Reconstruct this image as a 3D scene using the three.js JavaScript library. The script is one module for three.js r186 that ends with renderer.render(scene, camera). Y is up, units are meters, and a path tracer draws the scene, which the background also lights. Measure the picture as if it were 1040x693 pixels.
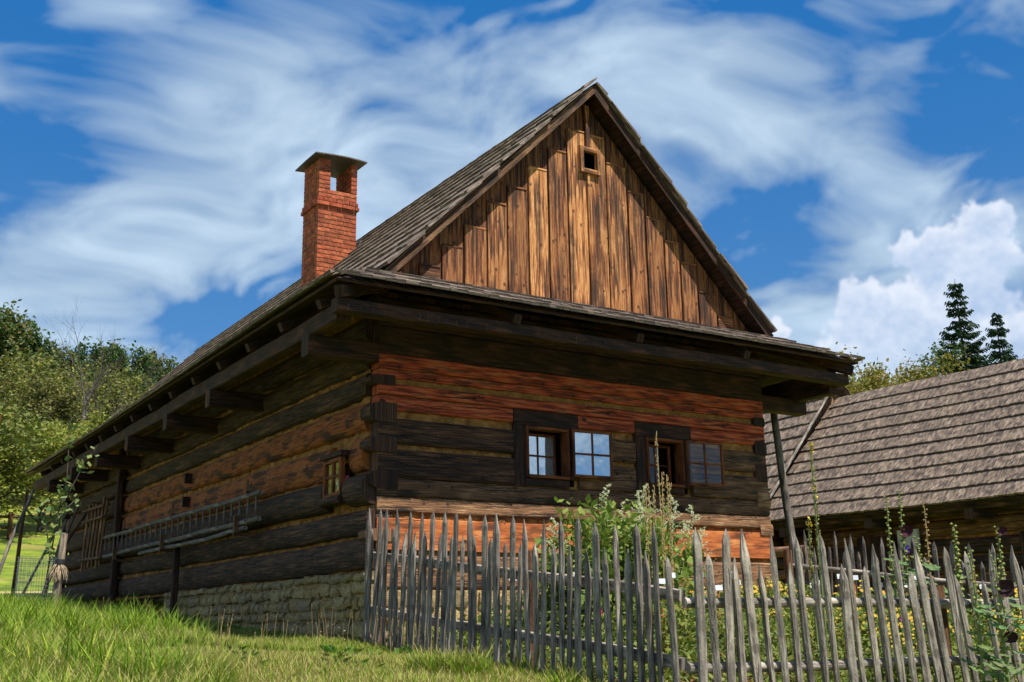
import * as THREE from 'three';
import { mergeGeometries } from 'three/addons/utils/BufferGeometryUtils.js';

// ------------------------------------------------------------------ random numbers and noise
function rng(seed) { let a = seed >>> 0; return () => { a = (a + 0x6d2b79f5) | 0; let t = Math.imul(a ^ (a >>> 15), 1 | a); t = (t + Math.imul(t ^ (t >>> 7), 61 | t)) ^ t; return ((t ^ (t >>> 14)) >>> 0) / 4294967296; }; }
const PERM = new Float32Array(65536); { const r = rng(77); for (let i = 0; i < 65536; i++) PERM[i] = r(); }
const H2 = (x, y, s) => PERM[(Math.imul(x, 374761) ^ Math.imul(y, 668265263 >>> 3) ^ Math.imul(s, 1274126177 >>> 5) ^ (Math.imul(x ^ (y << 7), 73856093) >>> 9)) & 65535];
const mod = (a, b) => ((a % b) + b) % b;
function vn(x, y, s = 0, px = 0, py = 0) {           // value noise, periodic when px, py are given
  let xi = Math.floor(x), yi = Math.floor(y); let fx = x - xi, fy = y - yi; fx = fx * fx * (3 - 2 * fx); fy = fy * fy * (3 - 2 * fy);
  let x1 = xi + 1, y1 = yi + 1;
  if (px) { xi = mod(xi, px); x1 = mod(x1, px); } if (py) { yi = mod(yi, py); y1 = mod(y1, py); }
  const a = H2(xi, yi, s), b = H2(x1, yi, s), c = H2(xi, y1, s), d = H2(x1, y1, s);
  return a + (b - a) * fx + (c - a) * fy + (a - b - c + d) * fx * fy;
}
function fbm(x, y, o, s = 0, px = 0, py = 0) { let v = 0, a = 0.5, n = 0; for (let i = 0; i < o; i++) { v += a * vn(x, y, s + i * 13, px, py); n += a; a *= 0.5; x *= 2; y *= 2; px *= 2; py *= 2; } return v / n; }
const clamp = (x, a = 0, b = 1) => Math.min(b, Math.max(a, x)), lerp = (a, b, t) => a + (b - a) * t, sstep = (a, b, x) => { const t = clamp((x - a) / (b - a)); return t * t * (3 - 2 * t); };
function interp(xs, ys, x) { if (x <= xs[0]) return ys[0]; for (let i = 1; i < xs.length; i++) if (x <= xs[i]) { const t = (x - xs[i - 1]) / (xs[i] - xs[i - 1]); return lerp(ys[i - 1], ys[i], t); } return ys[ys.length - 1]; }

// ------------------------------------------------------------------ camera, sky, sun, exposure
const scene = new THREE.Scene();
const camera = new THREE.PerspectiveCamera(34.22, 1024 / 682, 0.1, 900);
camera.position.set(-5.38, 0.10, 11.17);
camera.rotation.order = 'YXZ';
camera.rotation.set(0.24897, -0.57196, -0.01504);
const renderer = new THREE.WebGLRenderer({ antialias: true });
renderer.toneMapping = THREE.LinearToneMapping;
renderer.toneMappingExposure = 1.5;
renderer.shadowMap.enabled = true;
const SUN = new THREE.Vector3(0.27, 2.08, 1.0).normalize();
const sun = new THREE.DirectionalLight(new THREE.Color(1.0, 0.94, 0.83), 4.9);
sun.position.copy(SUN).multiplyScalar(90); sun.castShadow = true; sun.shadow.radius = 1;
Object.assign(sun.shadow.camera, { left: -60, right: 60, top: 60, bottom: -60, near: 1, far: 260 }); sun.shadow.mapSize.set(4096, 4096);
scene.add(sun, sun.target);
{ // the sky: blue air, streaks of high cloud, cumulus along the horizon all round
  const SK = [15.5, 30.2], W = 4096, H = 2048, data = new Float32Array(W * H * 4), r = rng(5);
  const cumuli = [];
  const addCumulus = (az, base, sc, lobes) => cumuli.push({ az, base, sc, lobes, lo: az - 16 * sc, hi: az + 16 * sc, s: Math.floor(r() * 999) });
  // lobes: degrees right and up from the cloud's own foot, radius
  addCumulus(-36.6, 7.5, 1, [[3.8, 11, 1.25], [2.1, 10, 1.5], [4, 9.3, 1.4], [1, 9.3, 1.4], [0.3, 9.9, 1.0], [3.1, 8.1, 1.9], [-2.3, 7.6, 1.5], [-0.9, 7.1, 1.7], [-3.1, 6.6, 1.2], [0.8, 6.6, 2.2], [-1.9, 5.6, 1.8], [-6.8, 6, 1.1], [-8, 5, 1.3], [1.5, 4.5, 3], [-3, 3.5, 3], [-7.5, 3.2, 2.2], [4, 5, 2], [5.5, 3, 2]]);
  for (let k = 0; k < 9; k++) {
    const az = -112 - k * 30 + r() * 10, sc = 0.7 + r() * 0.6, lobes = [];
    for (let j = 0; j < 12; j++) { const x = (r() - 0.5) * 16; lobes.push([x, 2 + r() * 8 * (1 - Math.abs(x) / 10), 1.1 + r() * 1.9]); }
    addCumulus(az < -180 ? az + 360 : az, 6 + r() * 4, sc, lobes);
  }
  for (let j = 0; j < H; j++) {
    const el = ((j + 0.5) / H - 0.5) * Math.PI, y = Math.sin(el), ch = Math.cos(el), eld = el * 180 / Math.PI;
    for (let i = 0; i < W; i++) {
      const o = (j * W + i) * 4; data[o + 3] = 1;
      if (eld < -3) { data[o] = 0.20; data[o + 1] = 0.22; data[o + 2] = 0.2; continue; }
      const az = ((i + 0.5) / W - 0.5) * 2 * Math.PI, x = ch * Math.cos(az), z = ch * Math.sin(az), azd = az * 180 / Math.PI;
      const hz = Math.exp(-Math.max(eld, 0) / 10.5);
      let R = lerp(0.005, 0.26, hz), G = lerp(0.12, 0.5, hz), B = lerp(0.385, 0.78, hz);
      // high cloud on a sheet far above
      const k = 1 / (Math.max(y, 0) + 0.10), u = x * k, v = z * k;
      const a0 = -0.82, us = u * Math.cos(a0) + v * Math.sin(a0), vs = -u * Math.sin(a0) + v * Math.cos(a0);
      const wx = fbm(us * 0.7 + 7, vs * 0.7 + 3, 3, 3) - 0.5, wy = fbm(us * 0.7 + 31, vs * 0.7 + 17, 3, 9) - 0.5;
      const big = fbm(us * 0.8 + wx * 1.6 + SK[0], vs * 0.55 + wy * 1.6 + SK[1], 4, 21);
      // broken veils: the same noise at two sizes, sampled on the sheet but less stretched toward the horizon
      const q = 1 / (Math.max(y, 0) + 0.42), pu = (x * 0.57 - z * 0.82) * q, pv = (x * 0.82 + z * 0.57) * q * 1.0;
      const sw = fbm(pu * 3 + 5, pv * 3 + 2, 3, 33) - 0.5;
      const fine = fbm(pu * 7.5 + sw * 3 + wx * 2, pv * 4.6 + sw * 3 + 8, 7, 41), wisp = fbm(pu * 30 + sw * 9, pv * 17 + sw * 9, 5, 57);
      const c = clamp((big - 0.44) * 2.7 + (fine - 0.5) * 1.45 + (wisp - 0.5) * 0.7 + 0.36 * hz + 0.07);
      const dens = (1 - Math.exp(-2.0 * c)) * 1.05, br = 0.84 + 0.75 * (fine - 0.5) + 0.6 * (big - 0.5) + 0.18 * (wisp - 0.5);
      R = lerp(R, 0.50 * br, dens); G = lerp(G, 0.63 * br, dens); B = lerp(B, 0.75 * br, dens);
      if (eld < 30) for (const m of cumuli) {
        let da = azd - m.az; if (da > 180) da -= 360; if (da < -180) da += 360;
        if (Math.abs(da) > 17 * m.sc) continue;
        const cx = da / m.sc, cy = (eld - m.base) / m.sc;
        const n1 = fbm(cx * 0.9 + m.s, cy * 0.9, 5, 61) - 0.5, n2 = fbm(cx * 0.9 + 40 + m.s, cy * 0.9 + 9, 5, 71) - 0.5;
        const px = cx + n1 * 1.9, py = cy + n2 * 1.9;
        let best = -9, lit = 0, ws = 0;
        for (const [lx, ly, lr] of m.lobes) {
          const dx = px - lx, dy = py - ly, d = 1 - Math.hypot(dx, dy) / lr;
          if (d > best) best = d;
          if (d > -0.2) { const w = (d + 0.2) * (d + 0.2) * (1.5 + 0.2 * ly); lit += w * clamp(0.55 + 0.55 * (dx * 0.15 + dy) / lr - 0.2 * d); ws += w; }
        }
        const fuzz = fbm(cx * 3.4 + m.s, cy * 3.4, 4, 81);
        const al = sstep(-0.02, 0.20, best + (fuzz - 0.5) * 0.26) * sstep(0.5, 8.5, cy + 2 * fuzz) * 0.9;
        if (al <= 0.003) continue;
        const l = clamp((ws ? lit / ws : 0.5) + (fuzz - 0.5) * 0.5 + 0.08);
        R = lerp(R, lerp(0.31, 0.68, l), al); G = lerp(G, lerp(0.44, 0.73, l), al); B = lerp(B, lerp(0.66, 0.83, l), al);
      }
      data[o] = R * 0.82; data[o + 1] = G * 0.82; data[o + 2] = B * 0.82;
    }
  }
  const t = new THREE.DataTexture(data, W, H, THREE.RGBAFormat, THREE.FloatType); t.mapping = THREE.EquirectangularReflectionMapping; t.magFilter = THREE.LinearFilter; t.needsUpdate = true;
  scene.background = t; scene.environment = t;
}

// ------------------------------------------------------------------ naming
const used = {};
function numbered(n) { const k = used[n] = (used[n] ?? -1) + 1; return k ? n + '_' + String(k).padStart(3, '0') : n; }
function tag(o, label, category, group, kind) { if (label) o.userData.label = label; if (category) o.userData.category = category; if (group) o.userData.group = group; if (kind) o.userData.kind = kind; return o; }
// which one of a row of look-alikes it is, counted from the left as seen from the lane
const ORD = ['first', 'second', 'third', 'fourth', 'fifth', 'sixth', 'seventh', 'eighth', 'ninth', 'tenth', 'eleventh', 'twelfth', 'thirteenth', 'fourteenth', 'fifteenth', 'sixteenth'];
function ranks(list) { const a = list.map(([x, z]) => Math.atan2(x + 5.38, 11.17 - z)); return a.map((v) => a.filter((w) => w < v).length); }
function thing(name, label, category, group) { const g = new THREE.Group(); g.name = numbered(name); scene.add(g); return tag(g, label, category, group); }
function mesh(name, geo, mat, parent = scene) { const m = new THREE.Mesh(geo, mat); m.name = parent === scene ? numbered(name) : name; m.castShadow = m.receiveShadow = true; parent.add(m); return m; }
function part(name, parent) { const g = new THREE.Group(); g.name = name; parent.add(g); return g; }

// ------------------------------------------------------------------ mesh builder
class MB {
  constructor() { this.p = []; this.n = []; this.u = []; this.c = []; this.i = []; this.hasC = false; }
  get count() { return this.p.length / 3; }
  v(p, u, v, c) { this.p.push(p[0], p[1], p[2]); this.u.push(u, v); if (c) { this.c.push(c[0], c[1], c[2]); this.hasC = true; } return this.count - 1; }
  tri(a, b, c) { this.i.push(a, b, c); }
  quad(a, b, c, d, col, uv = [0, 0, 1, 1]) { const k = this.count; this.v(a, uv[0], uv[1], col); this.v(b, uv[2], uv[1], col); this.v(c, uv[2], uv[3], col); this.v(d, uv[0], uv[3], col); this.i.push(k, k + 1, k + 2, k, k + 2, k + 3); }
  tube(pts, rad, seg, col, uo = 0) {           // a tapered tube through the points; rad is an array
    const k0 = this.count, n = pts.length; let len = 0; let ref = [0.31, 0.2, 0.93];
    for (let i = 0; i < n; i++) {
      const a = pts[Math.max(0, i - 1)], b = pts[Math.min(n - 1, i + 1)]; let t = nrm(sub(b, a));
      if (Math.abs(dot(t, ref)) > 0.9) ref = [0.93, 0.2, 0.31];
      const e1 = nrm(cross(t, ref)), e2 = cross(t, e1);
      if (i) len += Math.hypot(...sub(pts[i], pts[i - 1]));
      for (let j = 0; j <= seg; j++) { const q = j / seg * 2 * Math.PI, cs = Math.cos(q) * rad[i], sn = Math.sin(q) * rad[i]; this.v([pts[i][0] + e1[0] * cs + e2[0] * sn, pts[i][1] + e1[1] * cs + e2[1] * sn, pts[i][2] + e1[2] * cs + e2[2] * sn], uo + len, j / seg * 6.28 * rad[i], col); }
    }
    for (let i = 0; i < n - 1; i++) for (let j = 0; j < seg; j++) { const a = k0 + i * (seg + 1) + j, b = a + seg + 1; this.i.push(a, a + 1, b, b, a + 1, b + 1); }
    for (const [row, flip] of [[0, 0], [n - 1, 1]]) if (rad[row] > 0.004) { const c = this.v(pts[row], uo, 0, col); for (let j = 0; j < seg; j++) { const a = k0 + row * (seg + 1) + j; flip ? this.i.push(c, a, a + 1) : this.i.push(c, a + 1, a); } }
  }
  slab(o, e, s, n, w, l, t0, t1, col, uo = 0, vo = 0) {   // a tapered slab: o corner, e across (w), s along (l), n up; thickness t0 at the butt and t1 at the head
    const P = (a, b, c) => [o[0] + e[0] * a + s[0] * b + n[0] * c, o[1] + e[1] * a + s[1] * b + n[1] * c, o[2] + e[2] * a + s[2] * b + n[2] * c];
    const side = (a, b, c, d, L, h, sw) => { this.quad(a, b, c, d, col); const q = this.u.length - 8, U = sw ? [uo, vo, uo, vo + h, uo + L, vo + h, uo + L, vo] : [uo, vo, uo + L, vo, uo + L, vo + h, uo, vo + h]; for (let k = 0; k < 8; k++) this.u[q + k] = U[k]; };
    side(P(0, 0, t0), P(w, 0, t0), P(w, l, t1), P(0, l, t1), l, w, true);
    side(P(0, 0, 0), P(w, 0, 0), P(w, 0, t0), P(0, 0, t0), 0.02, w);
    side(P(w, 0, 0), P(w, l, 0), P(w, l, t1), P(w, 0, t0), l, t0);
    side(P(0, l, 0), P(0, 0, 0), P(0, 0, t0), P(0, l, t1), l, t0);
    side(P(0, l, 0), P(w, l, 0), P(w, 0, 0), P(0, 0, 0), l, w);
  }
  geo(smooth = false) {
    const g = new THREE.BufferGeometry();
    g.setAttribute('position', new THREE.Float32BufferAttribute(this.p, 3)); g.setAttribute('uv', new THREE.Float32BufferAttribute(this.u, 2));
    if (this.hasC) g.setAttribute('color', new THREE.Float32BufferAttribute(this.c, 3));
    g.setIndex(this.i); let h = g; if (!smooth) h = g.toNonIndexed(); h.computeVertexNormals(); return h;
  }
}
function sub(a, b) { return [a[0] - b[0], a[1] - b[1], a[2] - b[2]]; }
function add(a, b, k = 1) { return [a[0] + b[0] * k, a[1] + b[1] * k, a[2] + b[2] * k]; }
function dot(a, b) { return a[0] * b[0] + a[1] * b[1] + a[2] * b[2]; }
function cross(a, b) { return [a[1] * b[2] - a[2] * b[1], a[2] * b[0] - a[0] * b[2], a[0] * b[1] - a[1] * b[0]]; }
function nrm(a) { const l = Math.hypot(a[0], a[1], a[2]) || 1; return [a[0] / l, a[1] / l, a[2] / l]; }

// a timber along local x from 0 to len: a closed section [y, z] swept with wobble; u runs along the grain in metres
function timber(len, section, { seg = 8, wob = 0.006, seed = 1, uo = 0, vo = 0, taper = 1, bow = 0, smooth = true, rough = 0 } = {}) {
  const n = section.length, pos = [], uv = [], idx = []; const per = [0]; for (let j = 1; j <= n; j++) per.push(per[j - 1] + Math.hypot(section[j % n][0] - section[j - 1][0], section[j % n][1] - section[j - 1][1]));
  for (let i = 0; i <= seg; i++) {
    const t = i / seg, x = t * len, k = lerp(1, taper, t), oy = (fbm(x * 0.7 + seed * 3.1, seed, 2, 5) - 0.5) * wob * 2.4 + bow * Math.sin(Math.PI * t), oz = (fbm(x * 0.7 + seed * 5.7, seed + 9, 2, 6) - 0.5) * wob * 2.4;
    for (let j = 0; j <= n; j++) { const s = section[j % n], d = 1 + (fbm(x * 2.3 + seed * 7, (j % n) * 1.7 + seed, 2, 8) - 0.5) * rough; pos.push(x, s[0] * k * d + oy, s[1] * k * d + oz); uv.push(uo + x, vo + per[j]); }
  }
  for (let i = 0; i < seg; i++) for (let j = 0; j < n; j++) { const a = i * (n + 1) + j, b = a + n + 1; idx.push(a, a + 1, b, b, a + 1, b + 1); }
  let g = new THREE.BufferGeometry(); g.setAttribute('position', new THREE.Float32BufferAttribute(pos, 3)); g.setAttribute('uv', new THREE.Float32BufferAttribute(uv, 2)); g.setIndex(idx);
  if (!smooth) g = g.toNonIndexed();
  g.computeVertexNormals();
  if (smooth) { const N = g.attributes.normal; for (let i = 0; i <= seg; i++) { const a = i * (n + 1), b = a + n; const v = [N.getX(a) + N.getX(b), N.getY(a) + N.getY(b), N.getZ(a) + N.getZ(b)], w = nrm(v); N.setXYZ(a, ...w); N.setXYZ(b, ...w); } g = g.toNonIndexed(); }
  const cp = [], cu = [], cn = [];                     // end caps
  for (const i of [0, seg]) { let cy = 0, cz = 0; for (let j = 0; j < n; j++) { cy += pos[(i * (n + 1) + j) * 3 + 1] / n; cz += pos[(i * (n + 1) + j) * 3 + 2] / n; }
    for (let j = 0; j < n; j++) { const q = [(i * (n + 1) + j) * 3, (i * (n + 1) + j + 1) * 3]; if (i) q.reverse(); const x = pos[q[0]]; cp.push(x, cy, cz, ...pos.slice(q[1], q[1] + 3), ...pos.slice(q[0], q[0] + 3)); for (let m = 0; m < 3; m++) cn.push(i ? 1 : -1, 0, 0); cu.push(uo + cy * 0.12, vo + cz, uo + pos[q[1] + 1] * 0.12, vo + pos[q[1] + 2], uo + pos[q[0] + 1] * 0.12, vo + pos[q[0] + 2]); } }
  const c = new THREE.BufferGeometry(); c.setAttribute('position', new THREE.Float32BufferAttribute(cp, 3)); c.setAttribute('normal', new THREE.Float32BufferAttribute(cn, 3)); c.setAttribute('uv', new THREE.Float32BufferAttribute(cu, 2));
  return mergeGeometries([g, c]);
}
function roundRect(h, d, r, k = 2) { // section centred on 0, height h (y), depth d (z)
  const pts = [], C = [[h / 2 - r, d / 2 - r, 0], [-(h / 2 - r), d / 2 - r, 1], [-(h / 2 - r), -(d / 2 - r), 2], [h / 2 - r, -(d / 2 - r), 3]];
  for (const [cy, cz, q] of C) for (let j = 0; j <= k; j++) { const a = (q + j / k) * Math.PI / 2; pts.push([cy + r * Math.cos(a), cz + r * Math.sin(a)]); }
  return pts;
}
function roundSec(ry, rz, n = 12) { return Array.from({ length: n }, (_, i) => [ry * Math.cos(i / n * 2 * Math.PI), rz * Math.sin(i / n * 2 * Math.PI)]); }
function place(geo, from, to, roll = 0) { // turn a timber so that it runs from one point to another (its y axis as upright as can be)
  const d = nrm(sub(to, from)), X = new THREE.Vector3(...d); let Y = new THREE.Vector3(0, 1, 0); if (Math.abs(X.y) > 0.97) Y.set(0, 0, 1);
  const Z = new THREE.Vector3().crossVectors(X, Y).normalize(); Y.crossVectors(Z, X);
  const m = new THREE.Matrix4().makeBasis(X, Y, Z); if (roll) m.multiply(new THREE.Matrix4().makeRotationX(roll)); m.setPosition(...from); geo.applyMatrix4(m); return geo;
}
function beam(name, parent, mat, from, to, section, opt = {}) { return mesh(name, place(timber(Math.hypot(...sub(to, from)), section, opt), from, to, opt.roll ?? 0), mat, parent); }
function box(name, parent, mat, x0, x1, y0, y1, z0, z1, uo = 0, vo = 0, r = 0.004) { // a board or block with slightly worn edges; u follows its longest side
  const d = [x1 - x0, y1 - y0, z1 - z0], c = [(x0 + x1) / 2, (y0 + y1) / 2, (z0 + z1) / 2], m = d.indexOf(Math.max(...d));
  const [len, a, b] = m === 0 ? [d[0], d[1], d[2]] : m === 1 ? [d[1], d[2], d[0]] : [d[2], d[1], d[0]];
  const g = timber(len, roundRect(a, b, Math.min(r, a / 3, b / 3), 1), { seg: 1, wob: 0, uo, vo, smooth: false }); g.translate(-len / 2, 0, 0);
  if (m === 1) g.applyMatrix4(new THREE.Matrix4().makeBasis(new THREE.Vector3(0, 1, 0), new THREE.Vector3(0, 0, 1), new THREE.Vector3(1, 0, 0))); else if (m === 2) g.rotateY(Math.PI / 2);
  g.translate(...c); return mesh(name, g, mat, parent);
}

// ------------------------------------------------------------------ textures and materials
function texture(w, h, f, srgb = true, sx = 1, sy = 1) { // f(x, y) -> [r, g, b] 0..255
  const d = new Uint8Array(w * h * 4); for (let y = 0, o = 0; y < h; y++) for (let x = 0; x < w; x++, o += 4) { const c = f(x, y); d[o] = clamp(c[0], 0, 255); d[o + 1] = clamp(c[1], 0, 255); d[o + 2] = clamp(c[2], 0, 255); d[o + 3] = 255; }
  const t = new THREE.DataTexture(d, w, h); t.wrapS = t.wrapT = THREE.RepeatWrapping; t.magFilter = THREE.LinearFilter; t.minFilter = THREE.LinearMipmapLinearFilter; if (srgb) t.colorSpace = THREE.SRGBColorSpace; t.repeat.set(1 / sx, 1 / sy); t.needsUpdate = true; return t;
}
const mixc = (a, b, t) => [lerp(a[0], b[0], t), lerp(a[1], b[1], t), lerp(a[2], b[2], t)];
function ramp(cols, t) { t = clamp(t) * (cols.length - 1); const i = Math.min(cols.length - 2, Math.floor(t)); return mixc(cols[i], cols[i + 1], t - i); }
// sawn, hewn or weathered wood: grain along u
function wood({ w = 1024, h = 256, sx = 2, sy = 0.5, cols, streak = 0.5, cracks = 14, knots = 4, seed = 1, fibre = 0.25, stain = 0.3, crackDark = 0.3, knotCol = [40, 24, 14], speck = 0 }) {
  const r = rng(seed * 991 + 3), N = w * h, crk = new Float32Array(N), kn = new Float32Array(N), off = new Float32Array(N);
  for (let k = 0; k < cracks; k++) { let x = Math.floor(r() * w), y = r() * h; const L = w * (0.08 + r() * r() * 0.7), wd = 0.7 + r() * 1.6; for (let i = 0; i < L; i++) { const q = i / L, a = Math.min(1, 5 * q, 5 * (1 - q)), hw = wd * a; y += (vn(i * 0.03, k, seed) - 0.5) * 0.5; for (let j = -3; j <= 3; j++) { const yy = mod(Math.round(y) + j, h), o = yy * w + mod(x + i, w); crk[o] = Math.max(crk[o], a * clamp(hw + 0.5 - Math.abs(j))); } } }
  const px = w / sx, py = h / sy;
  for (let k = 0; k < knots; k++) { const cx = r() * w, cy = r() * h, rr = (0.008 + r() * 0.018); const R = Math.ceil(rr * 6 * px); for (let j = -R; j <= R; j++) for (let i = -R; i <= R; i++) { const dx = i / px, dy = j / py, d = Math.hypot(dx * 0.8, dy) / rr, o = mod(Math.round(cy + j), h) * w + mod(Math.round(cx + i), w); kn[o] = Math.max(kn[o], sstep(1.25, 0.7, d)); off[o] += Math.sign(dy) * 5 * Math.exp(-d * d * 0.35) * Math.abs(Math.tanh(dy / rr)); } }
  const bump = new Uint8Array(N * 4), P = 8;
  const col = texture(w, h, (x, y) => {
    const o = y * w + x, u = x / w, v = (y + off[o]) / h;
    const big = fbm(u * P, v * 6, 3, seed, P, 6), st = fbm(u * P, v * 40, 3, seed + 5, P, 40), fb = vn(u * 90, v * 128, seed + 9, 90, 128), sn = fbm(u * 6, v * 9, 4, seed + 15, 6, 9);
    const t = 0.5 + (big - 0.5) * 1.1 + (st - 0.5) * streak * 1.8 + (fb - 0.5) * fibre;
    let c = ramp(cols, t); const d = 1 - stain * sstep(0.52, 0.75, sn); c = [c[0] * d, c[1] * d, c[2] * d];
    if (speck) { const q = sstep(0.7, 0.86, vn(u * 160, v * 60, seed + 31, 160, 60)) * speck; c = [c[0] * (1 - q), c[1] * (1 - q), c[2] * (1 - q)]; }
    c = mixc(c, knotCol, kn[o] * 0.75); const k = 1 - crk[o] * (1 - crackDark); c = [c[0] * k, c[1] * k, c[2] * k];
    bump[o * 4] = bump[o * 4 + 1] = bump[o * 4 + 2] = clamp(150 + (st - 0.5) * 150 + (fb - 0.5) * 70 - crk[o] * 150 + kn[o] * 20, 0, 255); bump[o * 4 + 3] = 255; return c;
  }, true, sx, sy);
  const b = new THREE.DataTexture(bump, w, h); b.wrapS = b.wrapT = THREE.RepeatWrapping; b.magFilter = THREE.LinearFilter; b.repeat.copy(col.repeat); b.needsUpdate = true; return { map: col, bumpMap: b };
}
const std = (o) => new THREE.MeshStandardMaterial({ roughness: 0.85, metalness: 0, ...o });
const W_ = {
  dark: wood({ cols: [[30, 19, 12], [50, 33, 22], [70, 48, 33], [102, 74, 52]], cracks: 26, knots: 5, seed: 2, stain: 0.45 }),
  round: wood({ cols: [[44, 30, 19], [76, 54, 36], [104, 78, 55], [132, 106, 80]], cracks: 40, knots: 5, seed: 3, stain: 0.2, streak: 0.9 }),
  amber: wood({ cols: [[104, 56, 20], [150, 84, 28], [180, 110, 42], [140, 100, 62]], cracks: 16, knots: 7, seed: 4, stain: 0.5 }),
  red: wood({ cols: [[120, 46, 22], [172, 66, 34], [200, 86, 46], [208, 116, 72]], cracks: 16, knots: 7, seed: 5, stain: 0.4, streak: 1.0 }),
  orange: wood({ cols: [[150, 78, 36], [184, 98, 46], [206, 122, 62], [224, 150, 90]], cracks: 8, knots: 8, seed: 6, stain: 0.35 }),
  tan: wood({ cols: [[66, 48, 34], [112, 82, 56], [146, 112, 80], [178, 146, 112]], cracks: 24, knots: 5, seed: 7, stain: 0.4 }),
  gable: wood({ sx: 3.2, sy: 0.7, w: 1024, h: 512, cols: [[64, 34, 17], [114, 64, 30], [148, 90, 46], [194, 140, 88], [158, 98, 52]], cracks: 20, knots: 30, seed: 8, stain: 0.36, streak: 1.0, crackDark: 0.4, knotCol: [66, 38, 20] }),
  grey: wood({ w: 1024, h: 512, sx: 1.2, sy: 0.5, cols: [[80, 75, 72], [112, 106, 102], [138, 132, 126], [164, 158, 150]], cracks: 34, knots: 6, seed: 9, stain: 0.35, crackDark: 0.35, knotCol: [84, 78, 74] }),
  shingle: wood({ w: 512, h: 512, sx: 0.9, sy: 0.9, cols: [[92, 80, 74], [124, 110, 102], [150, 136, 126], [172, 158, 148]], cracks: 22, knots: 0, seed: 10, stain: 0.4, streak: 0.8 }),
};
const woodMat = (k, color = [1, 1, 1], bump = 0.01, rough = 0.85) => std({ ...W_[k], color: new THREE.Color(...color), bumpScale: bump, roughness: rough });
const M = {
  dark: woodMat('dark', [0.92, 0.6, 0.48]), brown: woodMat('round', [0.72, 0.5, 0.42]), ladder: woodMat('grey', [0.85, 0.77, 0.7]), round: woodMat('round', [0.66, 0.5, 0.41]), roundDark: woodMat('round', [0.52, 0.39, 0.32]), amber: woodMat('amber', [0.78, 0.62, 0.48]), red: woodMat('red', [0.86, 0.86, 0.86]), orange: woodMat('orange', [1, 1, 1], 0.002),  // dark and round tints kept low, eave and wall shade put into colour
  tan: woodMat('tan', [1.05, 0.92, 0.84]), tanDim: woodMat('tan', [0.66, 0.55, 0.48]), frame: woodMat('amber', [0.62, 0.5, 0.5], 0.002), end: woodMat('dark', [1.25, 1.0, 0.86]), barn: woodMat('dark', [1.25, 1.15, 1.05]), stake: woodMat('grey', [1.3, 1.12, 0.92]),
};
const gableMats = [[1.0, 1.0, 0.98], [0.66, 0.61, 0.56], [1.34, 1.42, 1.45], [0.52, 0.45, 0.4], [0.8, 0.74, 0.66], [0.56, 0.49, 0.43]].map((c) => woodMat('gable', c, 0.004));
const greyMats = [[1.2, 1.14, 1.06], [0.95, 0.9, 0.85], [1.08, 1.05, 1.0], [1.36, 1.28, 1.17], [0.84, 0.78, 0.74]].map((c) => woodMat('grey', c, 0.006));
const shingleMats = [[0.84, 0.77, 0.72], [0.66, 0.6, 0.58], [0.95, 0.88, 0.84], [0.74, 0.7, 0.62], [0.55, 0.52, 0.5]].map((c) => woodMat('shingle', c, 0.005));
const shingleMerged = std({ ...W_.shingle, bumpScale: 0.005, vertexColors: true });
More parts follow.
